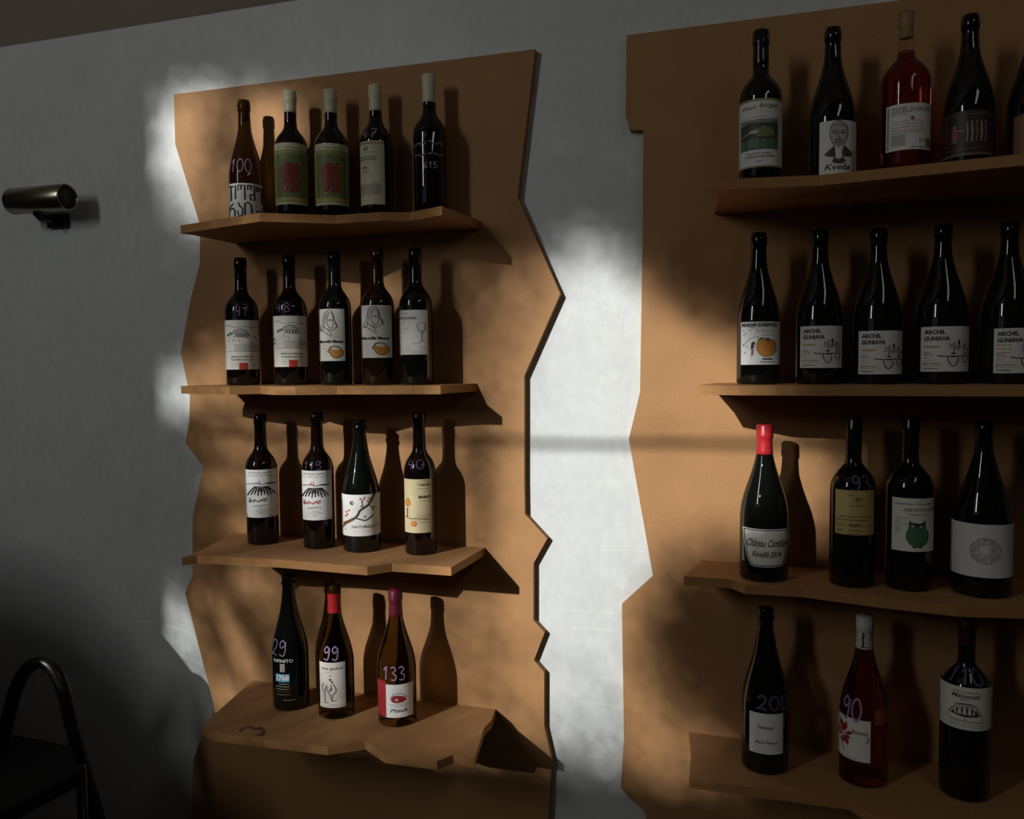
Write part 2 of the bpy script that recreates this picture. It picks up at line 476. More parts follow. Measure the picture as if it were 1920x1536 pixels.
link('wall_plate', bm, BLACKM, lamp)

# ------------------------------------------------------------------ black stepladder leaning by the wall
LY = -0.30
def ladpt(px, py, y=LY):
    return at_y(px, py, y)
lad = empty('step_ladder', (ladpt(75, 1240).x, LY, 0), 'black tubular stepladder with a rounded hoop handle below the spotlight', 'ladder')
LO = Vector((ladpt(75, 1240).x, LY, 0))
hp = [ladpt(x, y) for x, y in ((-6, 1440), (10, 1370), (27, 1300), (44, 1262), (60, 1246), (76, 1241), (93, 1247), (109, 1268), (124, 1310), (138, 1370), (154, 1432), (186, 1545))]
def down(a, b):
    t = (a - b) / (a.z - b.z)
    return b - t * (b.z - 0.012)
hp = [down(hp[1], hp[0])] + hp + [down(hp[-2], hp[-1])]
bm = bmesh.new()
tube(bm, [p - LO for p in catmull(hp, 6)], 0.0155, 14)
link('hoop_frame', bm, BLACKM, lad, True)
for zt, quad in ((0.757, ((24, 1378), (132, 1399), (152, 1446), (-70, 1560))),):
    bm = bmesh.new()
    q = [at_z(x, y, zt) - LO for x, y in quad]
    prism(bm, [(p.x, p.y) for p in q], zt - 0.03, zt, 'z')
    bevel(bm, 0.003)
    link('tread', bm, BLACKPLATE, lad)
xl, xr = -0.16, 0.19
for zt in (0.54, 0.28):
    bm = bmesh.new()
    box(bm, xl - (0.8 - zt) * .15, xr + (0.8 - zt) * .22, -0.12, -0.01, zt - 0.03, zt)
    bevel(bm, 0.003)
    link('tread', bm, BLACKPLATE, lad)
for fx, fy in ((152, 1446), (-70, 1560)):
    c = at_z(fx, fy, 0.735) - LO
    bm = bmesh.new()
    tube(bm, [(c.x - .02, c.y + .02, .735), (c.x + .03, c.y - .03, 0.012)], 0.011, 10)
    link('front_leg', bm, BLACKM, lad, True)

# ------------------------------------------------------------------ high-backed armchair left of the ladder, unseen, added to shade the low wall
chair = empty('shade_chair', (-2.17, -0.90, 0), 'dark high-backed chair shape beside the stepladder, added unseen to shade the low wall', 'shade_chair')
LEATHER = noisy(mat('dark_leather', (0.03, 0.022, 0.018), 0.45), (0.03, 0.022, 0.018), 0.2, 40.0)
bm = bmesh.new()
arch = catmull([(-.46, .20, 0), (-.47, .8, 0), (-.45, 1.12, 0), (-.34, 1.27, 0), (-.16, 1.335, 0), (.02, 1.34, 0), (.19, 1.30, 0), (.33, 1.20, 0), (.44, 1.08, 0), (.53, .98, 0), (.60, .86, 0), (.63, .6, 0), (.63, .20, 0)], 4)  # back outline shaped to throw the rounded shade on the wall
prism(bm, [(p.x, p.y) for p in arch], .20, .32, 'y')
bevel(bm, 0.02, 3)
link('backrest', bm, LEATHER, chair)
bm = bmesh.new()
box(bm, -.36, .36, -.38, .22, .20, .46)
bevel(bm, 0.04, 3)
link('seat', bm, LEATHER, chair)
for sx in (-1, 1):
    bm = bmesh.new()
    box(bm, min(sx * .35, sx * .46), max(sx * .35, sx * .46), -.38, .24, .16, .64)
    bevel(bm, 0.04, 3)
    link('armrest', bm, LEATHER, chair)
    for sy in (-.33, .26):
        bm = bmesh.new()
        tube(bm, [(sx * .38, sy, .22), (sx * .40, sy, 0)], [.028, .018], 10)
        link('leg', bm, CABM, chair)

# ------------------------------------------------------------------ twin tube lamp hanging over the room's other side
TUBE = mat('lit_tube', (0.9, 0.9, 0.85), 0.5, emit=(1.0, 0.97, 0.9), estr=16.0)
tl = empty('tube_lamp', (0.98, -1.6, 2.85), 'twin tube ceiling lamp hanging opposite the notched shelf unit', 'lamp')
bm = bmesh.new()
box(bm, -.14, .14, -.62, .62, .05, .09)
link('housing', bm, FRAMEM, tl)
for s in (-1, 1):
    bm = bmesh.new()
    tube(bm, [(s * .08, -.58, .02), (s * .08, .58, .02)], 0.007, 12)
    link('tube', bm, TUBE, tl, True)
    bm = bmesh.new()
    tube(bm, [(0, s * .5, .08), (0, s * .5, ceil_z(-1.6 + s * .5) - 2.85 - .004)], 0.004, 6)
    link('cable', bm, FRAMEM, tl)

# ------------------------------------------------------------------ bottles
GL_BLACK = mat('black_green_glass', (0.004, 0.005, 0.004), 0.012, ior=1.52)
GL_RED = mat('dark_red_wine_glass', (0.006, 0.0028, 0.0028), 0.012, ior=1.52)
GL_AMBER = mat('amber_wine_glass', (0.018, 0.007, 0.003), 0.012, ior=1.52)
GL_OLIVE = mat('olive_glass', (0.15, 0.095, 0.028), 0.0, trans=1.0, ior=1.36)
GL_DARKOLIVE = mat('dark_olive_glass', (0.10, 0.066, 0.02), 0.0, trans=1.0, ior=1.36)
GL_SMOKE = mat('smoky_brown_glass', (0.045, 0.027, 0.008), 0.0, trans=1.0, ior=1.36)
GL_ROSE = mat('rose_wine_glass', (0.34, 0.045, 0.045), 0.0, trans=1.0, ior=1.36)
GL_PINK = mat('dark_rose_glass', (0.26, 0.05, 0.04), 0.0, trans=1.0, ior=1.36)
GL_CLEAR = mat('clear_glass', (0.85, 0.86, 0.80), 0.0, trans=1.0, ior=1.2)
CAP = {'cream': mat('cream_foil', (0.58, 0.56, 0.38), 0.45), 'black': mat('black_foil', (0.006, 0.006, 0.006), 0.22), 'red': mat('red_foil', (0.42, 0.018, 0.022), 0.35),
       'maroon': mat('maroon_foil', (0.13, 0.012, 0.03), 0.4), 'white': mat('white_foil', (0.55, 0.55, 0.50), 0.5), 'wine': mat('dark_wine_foil', (0.045, 0.006, 0.01), 0.35)}
CORK = noisy(mat('cork', (0.42, 0.27, 0.13), 0.8), (0.42, 0.27, 0.13), 0.3, 220.0)
PAPER = {'white': mat('white_paper', (0.82, 0.83, 0.81), 0.6), 'cream': mat('cream_paper', (0.565, 0.542, 0.384), 0.6), 'ochre': mat('ochre_paper', (0.520, 0.407, 0.147), 0.6),
         'warm': mat('warm_paper', (0.78, 0.77, 0.71), 0.6), 'beige': mat('beige_paper', (0.633, 0.542, 0.328), 0.6), 'olive': mat('olive_paper', (0.294, 0.305, 0.096), 0.6),
         'dark': mat('dark_paper', (0.025, 0.016, 0.016), 0.5), 'grey': mat('grey_paper', (0.70, 0.70, 0.68), 0.6)}
INK = {'k': (0.012, 0.012, 0.012), 'g': (0.22, 0.22, 0.21), 'r': (0.55, 0.05, 0.03), 'R': (0.34, 0.02, 0.03), 'o': (0.62, 0.27, 0.05), 'G': (0.06, 0.21, 0.12), 'v': (0.15, 0.2, 0.07),
       'y': (0.42, 0.38, 0.12), 'p': (0.33, 0.05, 0.10), 'b': (0.10, 0.33, 0.50), 'w': (0.72, 0.73, 0.72), 'd': (0.05, 0.055, 0.045), 'n': (0.17, 0.085, 0.03), 'l': (0.30, 0.22, 0.38),
       'm': (0.12, 0.07, 0.17), 'i': (0.62, 0.40, 0.33), 'c': (0.58, 0.52, 0.30), 'e': (0.05, 0.13, 0.085), 'a': (0.42, 0.42, 0.40), 'B': (0.30, 0.09, 0.03), 's': (0.30, 0.27, 0.14), 'q': (0.24, 0.045, 0.04)}
def ink(k):
    return mat('ink_' + {'k': 'black', 'g': 'grey', 'r': 'orange_red', 'R': 'crimson', 'o': 'orange', 'G': 'green', 'v': 'leaf_green', 'y': 'olive_yellow', 'p': 'pink', 'b': 'blue', 'w': 'white',
                         'd': 'charcoal', 'n': 'brown', 'l': 'lilac_pen', 'm': 'violet_pen', 'i': 'skin', 'c': 'straw', 'e': 'deep_green', 'a': 'pale_grey', 'B': 'rust', 's': 'sand', 'q': 'dull_crimson'}[k], INK[k], 0.55)

_text_cache = {}
BOLD = {'ARCHIL', 'GUNIAVA', 'MARIAM GUNIAVAS', '1768', 'Martvilis Marani', "BAIA'S", 'ბაიას'}
def text_mesh(s):
    """flat outline of a string, scaled to a unit box"""
    if s in _text_cache:
        return _text_cache[s]
    cu = bpy.data.curves.new('t', 'FONT')
    cu.body = s
    cu.resolution_u = 2
    cu.offset = 0.045 if s in BOLD else 0.014
    ob = bpy.data.objects.new('t', cu)
    COL.objects.link(ob)
    dg = bpy.context.evaluated_depsgraph_get()
    me = bpy.data.meshes.new_from_object(ob.evaluated_get(dg))
    vs_ = [(v.co.x, v.co.y) for v in me.vertices]
    fs = [tuple(p.vertices) for p in me.polygons]
    bpy.data.objects.remove(ob)
    bpy.data.curves.remove(cu)
    bpy.data.meshes.remove(me)
    if vs_:
        x0, x1 = min(v[0] for v in vs_), max(v[0] for v in vs_)
        y0, y1 = min(v[1] for v in vs_), max(v[1] for v in vs_)
        vs_ = [((x - x0) / max(x1 - x0, 1e-6), (y - y0) / max(y1 - y0, 1e-6)) for x, y in vs_]
    _text_cache[s] = (vs_, fs)
    return vs_, fs

class Draw:
    """flat print in (s, z) metres: s along the glass, z up; later wrapped onto the bottle"""
    def __init__(self, W, H):
        self.W, self.H, self.items, self.seed = W, H, [], random.Random(7)
    def P(self, p):
        return ((p[0] - 0.5) * self.W, p[1] * self.H)
    def poly(self, k, pts):
        self.items.append((k, [self.P(p) for p in pts], None))
    def rect(self, k, u0, v0, u1, v1):
        self.poly(k, [(u0, v0), (u1, v0), (u1, v1), (u0, v1)])
    def disc(self, k, u, v, r, n=14, asp=1.0):
        ru, rv = r / self.W, r * asp / self.H
        self.poly(k, [(u + ru * math.cos(2 * math.pi * i / n), v + rv * math.sin(2 * math.pi * i / n)) for i in range(n)])
    def line(self, k, mm, pts, smooth=0, closed=False):
        if smooth:
            pts = [(p.x, p.y) for p in catmull([(a, b, 0) for a, b in pts], smooth, closed)]
        Q = [self.P(p) for p in pts]
        if closed:
            Q = Q + [Q[0]]
        h = mm * 0.0009
        vs_, fs = [], []
        for i, q in enumerate(Q):
            a, b = Q[max(i - 1, 0)], Q[min(i + 1, len(Q) - 1)]
            if closed and i in (0, len(Q) - 1):
                a, b = Q[-2], Q[1]
            tx, ty = b[0] - a[0], b[1] - a[1]
            m = math.hypot(tx, ty) or 1e-9
            nx, ny = -ty / m * h, tx / m * h
            vs_ += [(q[0] - nx, q[1] - ny), (q[0] + nx, q[1] + ny)]
        for i in range(len(Q) - 1):
            fs.append((2 * i, 2 * i + 1, 2 * i + 3, 2 * i + 2))
        self.items.append((k, vs_, fs))
    def ring(self, k, mm, u, v, r, asp=1.0):
        ru, rv = r / self.W, r * asp / self.H
        self.line(k, mm, [(u + ru * math.cos(2 * math.pi * i / 18), v + rv * math.sin(2 * math.pi * i / 18)) for i in range(18)], closed=True)
    def text(self, k, s, u0, v0, u1, v1, shear=0.0):
        vs_, fs = text_mesh(s)
        if not fs:
            return
        self.items.append((k, [self.P((u0 + (x + shear * y) * (u1 - u0), v0 + y * (v1 - v0))) for x, y in vs_], fs))
    def words(self, k, u0, v, u1, mm=0.8):
        u, h = u0, mm * 0.0005 / self.H
        while u < u1 - 0.01:
            w = min(self.seed.uniform(0.05, 0.16), u1 - u)
            self.rect(k, u, v - h, u + w, v + h)
            u += w + 0.025
    def scribble(self, k, mm, u0, v, u1, amp, n=14):
        self.line(k, mm, [(u0 + (u1 - u0) * i / n, v + amp * self.seed.uniform(-1, 1) * (1 if i % 2 else -.6)) for i in range(n + 1)], smooth=2)

DIGIT = {'0': [[(.5, 1), (.1, .8), (.02, .4), (.3, .02), (.75, .08), (.98, .5), (.8, .9), (.5, 1)]], '1': [[(.15, .7), (.6, 1), (.55, .5), (.5, 0)]],
         '2': [[(.05, .75), (.3, 1), (.75, .95), (.85, .65), (.4, .25), (.02, .02), (.4, .1), (.95, .0)]], '3': [[(.05, .9), (.5, 1), (.85, .78), (.4, .54), (.9, .35), (.7, .02), (.1, .06)]],
         '4': [[(.3, 1), (.08, .45), (.85, .42)], [(.72, .85), (.62, 0)]], '5': [[(.9, 1), (.25, .98), (.15, .58), (.7, .6), (.9, .25), (.5, 0), (.05, .08)]],
         '6': [[(.8, 1), (.25, .65), (.08, .25), (.45, 0), (.85, .2), (.6, .48), (.15, .35)]], '7': [[(.05, .98), (.92, 1), (.5, .5), (.3, 0)], [(.2, .5), (.8, .55)]],
         '8': [[(.5, .52), (.12, .78), (.5, 1), (.85, .78), (.5, .52), (.08, .25), (.5, 0), (.92, .25), (.5, .52)]],
         '9': [[(.85, .8), (.5, 1), (.12, .78), (.35, .52), (.8, .68), (.9, .9), (.85, .35), (.6, 0), (.1, .1)]]}

def profile(kind, h, r):
    n = 0.0138
    if kind == 'bordeaux':
        p = [(r - .006, 0), (r - .0015, .0016), (r, .006), (r, .30 * h), (r, .575 * h), (r * .985, .598 * h), (r * .935, .626 * h), (r * .83, .655 * h), (r * .67, .683 * h),
             (r * .52, .706 * h), (n + .0016, .73 * h), (n + .0002, .77 * h), (n - .0002, .86 * h), (n - .0004, h - .026), (n + .0009, h - .024), (n + .0009, h - .006),
             (n - .0002, h - .0045), (n - .0002, h - .001), (n - .0015, h)]
    elif kind == 'burgundy':
        p = [(r - .006, 0), (r - .0015, .0016), (r, .006), (r, .2 * h), (r, .40 * h), (r * .985, .44 * h), (r * .935, .49 * h), (r * .85, .545 * h), (r * .735, .60 * h), (r * .60, .66 * h),
             (r * .485, .715 * h), (r * .40, .765 * h), (n + .0008, .82 * h), (n, .88 * h), (n - .0004, h - .026), (n + .0012, h - .024), (n + .0012, h - .007),
             (n - .0002, h - .005), (n - .0002, h - .001), (n - .0015, h)]
    else:                                              # sparkling: crown lip
        p = [(r - .007, 0), (r - .0018, .0018), (r, .007), (r, .2 * h), (r, .40 * h), (r * .98, .445 * h), (r * .92, .50 * h), (r * .83, .555 * h), (r * .71, .615 * h), (r * .585, .675 * h),
             (r * .48, .735 * h), (r * .405, .80 * h), (n + .0006, .87 * h), (n + .0002, h - .025), (n + .0022, h - .022), (n + .0026, h - .017), (n + .0002, h - .013), (n + .0002, h - .010),
             (n + .0014, h - .008), (n + .0014, h - .003), (n - .0005, h)]
    return p
def rad_at(p, z):
    for (ra, za), (rb, zb) in zip(p, p[1:]):
        if za <= z <= zb:
            return ra + (rb - ra) * (z - za) / max(zb - za, 1e-9)
    return p[-1][0]
def lathe(prof, n=48, closed=True):
    bm = bmesh.new()
    rings = [[bm.verts.new((r * math.cos(2 * math.pi * k / n), r * math.sin(2 * math.pi * k / n), z)) for k in range(n)] for r, z in prof]
    for A, C in zip(rings, rings[1:]):
        for k in range(n):
            bm.faces.new((A[k], A[(k + 1) % n], C[(k + 1) % n], C[k]))
    if closed:
        bm.faces.new(rings[0][::-1])
        bm.faces.new(rings[-1])
    return bm

def bend(q):
    """chord fraction across the bottle -> angle round it"""
    if abs(q) < 0.96:
        return math.asin(q)
    return math.copysign(min(math.asin(0.96) + (abs(q) - 0.96) * 7.0, math.radians(112)), q)

class Bottle:
    def __init__(self, kind, top, base_x, hw, row, y, glass, label, group='wine bottles on the shelves', cap=None, cork=False, name='wine_bottle', fill=None):
        zs = Z[row]
        t = at_y(top[0], top[1], y)
        self.h = t.z - zs
        self.x, self.y, self.z = t.x, y, zs
        ybase_mid = 0.5 * (top[1] + 0)                 # axis position at mid height
        c = Vector((t.x, y, zs + self.h * 0.3))
        self.s = px_scale(c)
        self.r = hw / self.s
        self.prof = profile(kind, self.h, self.r)
        self.o = empty(name, (self.x, y, zs), label, 'bottle', group)
        bm = lathe(self.prof)
        mats = [glass]
        if fill is not None:
            mats.append(GL_CLEAR)
            for f in bm.faces:
                if f.calc_center_median().z > fill * self.h:
                    f.material_index = 1
        self.body = link('glass_body', bm, mats, self.o, True)
        if cap:
            col, zc = cap[0], at_y(top[0], cap[1], y).z - zs
            n = max(rad_at(self.prof, zc), rad_at(self.prof, self.h - .03)) + 0.0006
            q = [(rad_at(self.prof, zc) + .0002, zc), (rad_at(self.prof, zc) + .0007, zc + .0006)]
            for k in range(1, 5):
                zz = zc + (self.h - .028 - zc) * k / 4
                q.append((rad_at(self.prof, zz) + .0007, zz))
            top_r = max(r_ for r_, z_ in self.prof if z_ > self.h - .03) + .0006
            q += [(top_r + .0003, self.h - .024), (top_r + .0003, self.h - .019), (top_r, self.h - .018), (top_r, self.h - .002), (top_r - .0015, self.h + .0006)]
            link('capsule', lathe(q, 40), CAP[col], self.o, True)
        if cork:
            link('cork', lathe([(.0085, self.h - .046), (.0092, self.h - .045), (.0092, self.h - .002), (.0085, self.h - .0008)], 24), CORK, self.o, True)
        v = Vector((CAM.x - self.x, CAM.y - y, 0))
        self.face = math.atan2(v.y, v.x)               # azimuth of the camera seen from the bottle
        self.px = (top[0], top[1], base_x)
    # angle right of the facing direction for a pixel column, at height z
    def ang(self, px, py, z):
        c = Vector((self.x, self.y, self.z + z))
        d = c - CAM
        cx = IMG_W / 2 + FPX * d.dot(RGT) / d.dot(FWD)
        q = (px - cx) / (rad_at(self.prof, z) * FPX / d.dot(FWD))
        if abs(q) >= 0.995:
            return math.copysign(math.radians(98 if abs(q) < 1.15 else 125), q)
        return math.asin(q)
    def chord(self, px, z):
        d = Vector((self.x, self.y, self.z + z)) - CAM
        cx = IMG_W / 2 + FPX * d.dot(RGT) / d.dot(FWD)
        return (px - cx) / (self.r * FPX / d.dot(FWD))
    def zpx(self, px, py, r=None):
        d = Vector((math.cos(self.face), math.sin(self.face), 0)) * (r if r is not None else self.r)
        n = d.normalized()
        rr = ray(px, py)
        t = (Vector((self.x, self.y, 0)) + d - CAM).dot(n) / rr.dot(n)
        return (CAM + rr * t).z - self.z
    def wrap(self, items, s0, z0, eps, name, parent, extra=None, flat=False):
        """wrap flat items onto the glass; angle grows to the viewer's right"""
        order = []
        bm = bmesh.new()
        for layer, (k, vs_, fs) in enumerate(items):
            if k not in order:
                order.append(k)
            part = bmesh.new()
            vv = [part.verts.new((s, z, 0)) for s, z in vs_]
            for f in (fs if fs is not None else [tuple(range(len(vs_)))]):
                if len(set(f)) > 2:
                    try:
                        part.faces.new([vv[i] for i in f])
                    except ValueError:
                        pass
            xs = [s for s, z in vs_]
            zs_ = [z for s, z in vs_]
            step = 0.002
            x = math.floor(min(xs) / step) * step + step
            while x < max(xs):
                bmesh.ops.bisect_plane(part, geom=part.verts[:] + part.edges[:] + part.faces[:], dist=1e-7, plane_co=(x, 0, 0), plane_no=(1, 0, 0))
                x += step
            if not flat:
                y_ = min(zs_) + 0.004
                while y_ < max(zs_):
                    bmesh.ops.bisect_plane(part, geom=part.verts[:] + part.edges[:] + part.faces[:], dist=1e-7, plane_co=(0, y_, 0), plane_no=(0, 1, 0))
                    y_ += 0.004
            idx = order.index(k)
            mp = {}
            for q in part.verts:
                z = min(max(z0 + q.co.y, 0.001), self.h - 0.001)
                r = self.r if flat else rad_at(self.prof, z)
                ref = rad_at(self.prof, min(max(z0, 0.001), self.h - .001)) if extra is None else extra
                a = self.face + (bend(s0 + q.co.x / self.r) if flat else s0 + q.co.x / ref)
                rr = r + eps + layer * 0.000012
                mp[q] = bm.verts.new((rr * math.cos(a), rr * math.sin(a), z))
            for f in part.faces:
                nf = bm.faces.new([mp[q] for q in f.verts])
                nf.material_index = idx
            part.free()
        me = bpy.data.meshes.new(name)
        bm.normal_update()
        for f in bm.faces:
            c = f.calc_center_median()
            if f.normal.x * c.x + f.normal.y * c.y < 0:
                f.normal_flip()
        bm.to_mesh(me)
        bm.free()
        for k in order:
            me.materials.append(ink(k) if k in INK else PAPER[k])
        o = bpy.data.objects.new(name, me)
        COL.objects.link(o)
        o.parent = parent
        if name in ('print', 'handwriting'):
            o['kind'] = 'stuff'
        return o
    def label(self, xl, xr, yt, yb, paper, shape=None, name='label'):
        """paper label between pixel columns xl..xr and rows yt..yb; returns a Draw for the print"""
        xm = 0.5 * (max(xl, self.px[0] - self.r * self.s) + min(xr, self.px[0] + self.r * self.s))
        zt, zb = self.zpx(xm, yt), self.zpx(xm, yb)
        zb = max(zb, 0.006)
        zm = 0.5 * (zt + zb)
        a0, a1 = self.ang(xl, 0, zm), self.ang(xr, 0, zm)
        W, H = self.r * (a1 - a0), zt - zb
        self.s0, self.z0 = 0.5 * (a0 + a1), zb
        q0, q1 = self.chord(xl, zm), self.chord(xr, zm)
        W, self.s0 = self.r * (q1 - q0), 0.5 * (q0 + q1)
        D = Draw(W, H)
        base = shape or [(0, 0), (1, 0), (1, 1), (0, 1)]
        B_ = Draw(W, H)
        B_.poly(paper, base)
        self.lab = self.wrap(B_.items, self.s0, zb, 0.00022, name, self.o, self.r, True)
        self.cur = (D, self.s0, zb)
        return D
    def done(self):
        D, s0, zb = self.cur
        self.wrap(D.items, s0, zb, 0.00040, 'print', self.lab, self.r, True)
    def number(self, s, x0, x1, y0, y1, k='l', mm=1.8):
        xm = 0.5 * (x0 + x1)
        zt = self.zpx(xm, y0, 0.8 * self.r)
        zb = self.zpx(xm, y1, 0.9 * self.r)
        zm = 0.5 * (zt + zb)
        a0, a1 = self.ang(x0, 0, zm), self.ang(x1, 0, zm)
        ref = rad_at(self.prof, zm)
        D = Draw(ref * (a1 - a0), zt - zb)
        n = len(s)
        for i, ch in enumerate(s):
            for st in DIGIT[ch]:
                D.line(k, mm * .95, [((i + .08 + .8 * x) / n, y) for x, y in st], smooth=4)
        self.wrap(D.items, 0.5 * (a0 + a1), zb, 0.0003, 'painted_number', self.o, ref)
    def free(self, x0, x1, y0, y1):
        """print straight on the glass"""
        xm = 0.5 * (x0 + x1)
        zt, zb = self.zpx(xm, y0), self.zpx(xm, y1)
        zm = 0.5 * (zt + zb)
        a0, a1 = self.ang(x0, 0, zm), self.ang(x1, 0, zm)
        return Draw(self.r * (a1 - a0), zt - zb), 0.5 * (a0 + a1), zb

GRP = {('L', 1): 'bottles on the top shelf of the jagged unit', ('L', 2): 'bottles on the second shelf of the jagged unit', ('L', 3): 'bottles on the third shelf of the jagged unit',
       ('L', 4): 'bottles on the lowest shelf of the jagged unit', ('R', 1): 'bottles on the top shelf of the notched unit', ('R', 2): 'bottles on the second shelf of the notched unit',
       ('R', 3): 'bottles on the third shelf of the notched unit', ('R', 4): 'bottles on the lowest shelf of the notched unit'}

# ---- jagged unit, top shelf
b = Bottle('burgundy', (457, 189), 458, 31, 1, -.058, GL_SMOKE, 'dark glass wine bottle with a white label of bold black Georgian letters', GRP['L', 1], cork=True)
D = b.label(426, 491, 343, 408, 'white')
for st in ([(.06, .93), (.06, .52), (.15, .5), (.15, .93)], [(.06, .9), (.12, .94), (.2, .9), (.27, .94), (.27, .54)], [(.34, .78), (.34, .93), (.52, .93), (.52, .52)], [(.42, .93), (.42, .80)],
           [(.60, .80), (.60, .93), (.78, .93), (.78, .52), (.67, .52), (.66, .66), (.77, .68)], [(.68, .93), (.68, .80)], [(.84, .78), (.84, .90), (.97, .90), (.97, .46)], [(.90, .90), (.90, .77)],
           [(.20, .42), (.10, .30), (.08, .05)], [(.10, .26), (.20, .28), (.24, .22), (.24, .04)], [(.34, .44), (.37, .34), (.45, .26), (.44, .08), (.34, .05), (.31, .20)],
           [(.51, .04), (.51, .40), (.60, .44), (.68, .38), (.70, .04)]):
    D.line('k', 2.1, st)
D.ring('k', 1.6, .90, .14, .0065)
D.disc('k', .90, .14, .0012)
for u, v in ((.82, .34), (.89, .41), (.96, .30)):
    D.disc('k', u, v, .0012)
b.done()
b.number('100', 435, 472, 298, 322, 'l', 1.2)
def watermelon(b, x0, x1, y0, y1):
    D = b.label(x0, x1, y0, y1, 'cream')
    D.rect('olive', .02, .04, .98, .89)
    D.rect('y', .05, .055, .95, .14)
    D.words('k', .12, .925, .90, 1.0)
    D.poly('v', [(.08, .12), (.92, .12), (.92, .82), (.08, .82)])
    rn = random.Random(int(x0))
    D.poly('q', [(.22, .25), (.30, .20), (.44, .22), (.58, .18), (.72, .21), (.77, .32), (.74, .45), (.78, .58), (.70, .68), (.54, .66), (.38, .70), (.25, .65), (.20, .50), (.24, .38)])
    for _ in range(170):
        u, v = min(max(rn.gauss(.49, .17), .11), .87), min(max(rn.gauss(.45, .16), .15), .78)
        inside = .23 < u < .75 and .22 < v < .67
        D.disc(rn.choice('qqqRn') if inside else rn.choice('qqnvvv'), u, v, rn.uniform(.0004, .0012), 6, rn.uniform(.6, 1.6))
    for _ in range(60):
        u, v = rn.uniform(.09, .50), rn.uniform(.10, .32)
        D.disc(rn.choice('cyysv'), u, v, rn.uniform(.0004, .0010), 6, rn.uniform(.8, 2.0))
    for _ in range(50):
        u, v = rn.uniform(.10, .88), rn.uniform(.68, .84)
        D.disc(rn.choice('vyd'), u, v, rn.uniform(.0004, .0010), 6, rn.uniform(.4, 1.0))
    D.line('c', .7, [(.70, .62), (.77, .65), (.79, .70)], smooth=3)
    b.done()
b = Bottle('bordeaux', (543, 172), 545, 30.5, 1, -.062, GL_RED, 'cream-capped wine bottle with a crimson and green painted label, beside the bold lettered bottle', GRP['L', 1], cap=('cream', 213))
watermelon(b, 515, 576, 267, 383)
b = Bottle('bordeaux', (619, 170), 622, 31, 1, -.055, GL_RED, 'cream-capped wine bottle with a crimson and green painted label, beside the tall cream labelled bottle', GRP['L', 1], cap=('cream', 214))
watermelon(b, 590, 653, 268, 384)
b = Bottle('bordeaux', (703, 161), 703, 30.5, 1, -.05, GL_RED, 'cream-capped wine bottle with a tall narrow cream label and the number 47', GRP['L', 1], cap=('cream', 210))
D = b.label(673, 721, 263, 383, 'cream')
D.rect('s', 0, .945, 1, .985)
D.disc('n', .30, .885, .0048)
D.disc('cream', .30, .89, .0028)
D.line('k', .8, [(.26, .90), (.30, .87), (.34, .90)])
D.words('g', .52, .905, .92, .8)
D.words('g', .60, .88, .9, .8)
D.rect('s', .04, .815, .98, .825)
D.text('k', 'KHTSANI', .10, .735, .70, .765)
D.text('k', 'SAPERAVI', .06, .695, .68, .725)
D.words('g', .08, .655, .52, .9)
D.text('k', '№2', .18, .565, .36, .60)
D.words('k', .16, .535, .44, .8)
D.words('k', .18, .508, .40, .8)
for i in range(9):
    D.scribble('g', .45, .08, .16 + i * .018, .86, .012, 22)
D.line('g', .6, [(.08, .30), (.25, .33), (.40, .30), (.60, .335), (.86, .30)], smooth=3)
b.done()
b.number('47', 680, 710, 241, 258, 'l', 1.3)
b = Bottle('bordeaux', (804, 142), 805, 31, 1, -.056, GL_RED, 'cream-capped black wine bottle with white handwriting and no label', GRP['L', 1], cap=('cream', 194))
D, s0, zb = b.free(777, 832, 250, 316)
D.ring('g', .7, .42, .97, .003)
for v, a in ((.72, .07), (.40, .06)):
    D.scribble('a', .6, .05, v, .45, a, 18)
    D.scribble('a', .6, .52, v + .02, .95, a, 18)
for i, ch in enumerate('615'):
    for st in DIGIT[ch]:
        D.line('a', .9, [(.38 + i * .13 + x * .11, .02 + y * .17) for x, y in st], smooth=3)
b.wrap(D.items, s0, zb, 0.0003, 'handwriting', b.o, b.r)

# ---- jagged unit, second shelf
def house(b, x0, x1, y0, y1, red):
    D = b.label(x0, x1, y0, y1, 'warm')
    D.line('g', .7, [(.02, .86), (.15, .90), (.30, .85), (.55, .87), (.75, .84), (.98, .88)], smooth=3)
    D.poly('a', [(.24, .70), (.34, .79), (.62, .79), (.70, .68)])
    D.line('k', .9, [(.22, .69), (.34, .80), (.60, .80), (.72, .66)], smooth=2)
    for u in (.36, .44, .52, .60):
        D.rect('d', u, .66, u + .035, .72)
    D.line('n', .8, [(.30, .67), (.70, .65)])
    D.line('d', .6, [(.26, .56), (.30, .66), (.36, .56), (.42, .64), (.44, .55)])
    for u, v, r in ((.16, .70, .0032), (.22, .73, .0028), (.04, .54, .003), (.05, .46, .0026), (.85, .66, .002), (.90, .60, .0016), (.47, .56, .001)):
        D.disc('G' if u < .3 else 'v', u, v, r, 9)
    for v in (.50, .47, .44, .41, .385):
        D.line('v' if v > .43 else 's', .5, [(.30, v), (.55, v + .01), (.75, v - .008), (.98, v + .004)], smooth=3)
    for u in (.72, .78, .84):
        D.line('d', .5, [(u, .42), (u, .56)])
    D.scribble('g', .45, .06, .37, .94, .012, 26)
    D.text('d', 'MARCLAS FERLARI', .22, .245, .80, .275)
    D.text('d', 'DI CARNEVAL BACKORIS', .22, .185, .80, .212)
    D.rect('r', .42, .0, .64, .135)
    for v in (.10, .07, .035):
        D.words('B', .44, v, .62, .7)
    D.words('v', .22, .10, .38, .7)
    D.words('g', .22, .06, .36, .6)
    D.words('g', .70, .10, .88, .6)
    D.words('g', .70, .06, .84, .6)
    b.done()
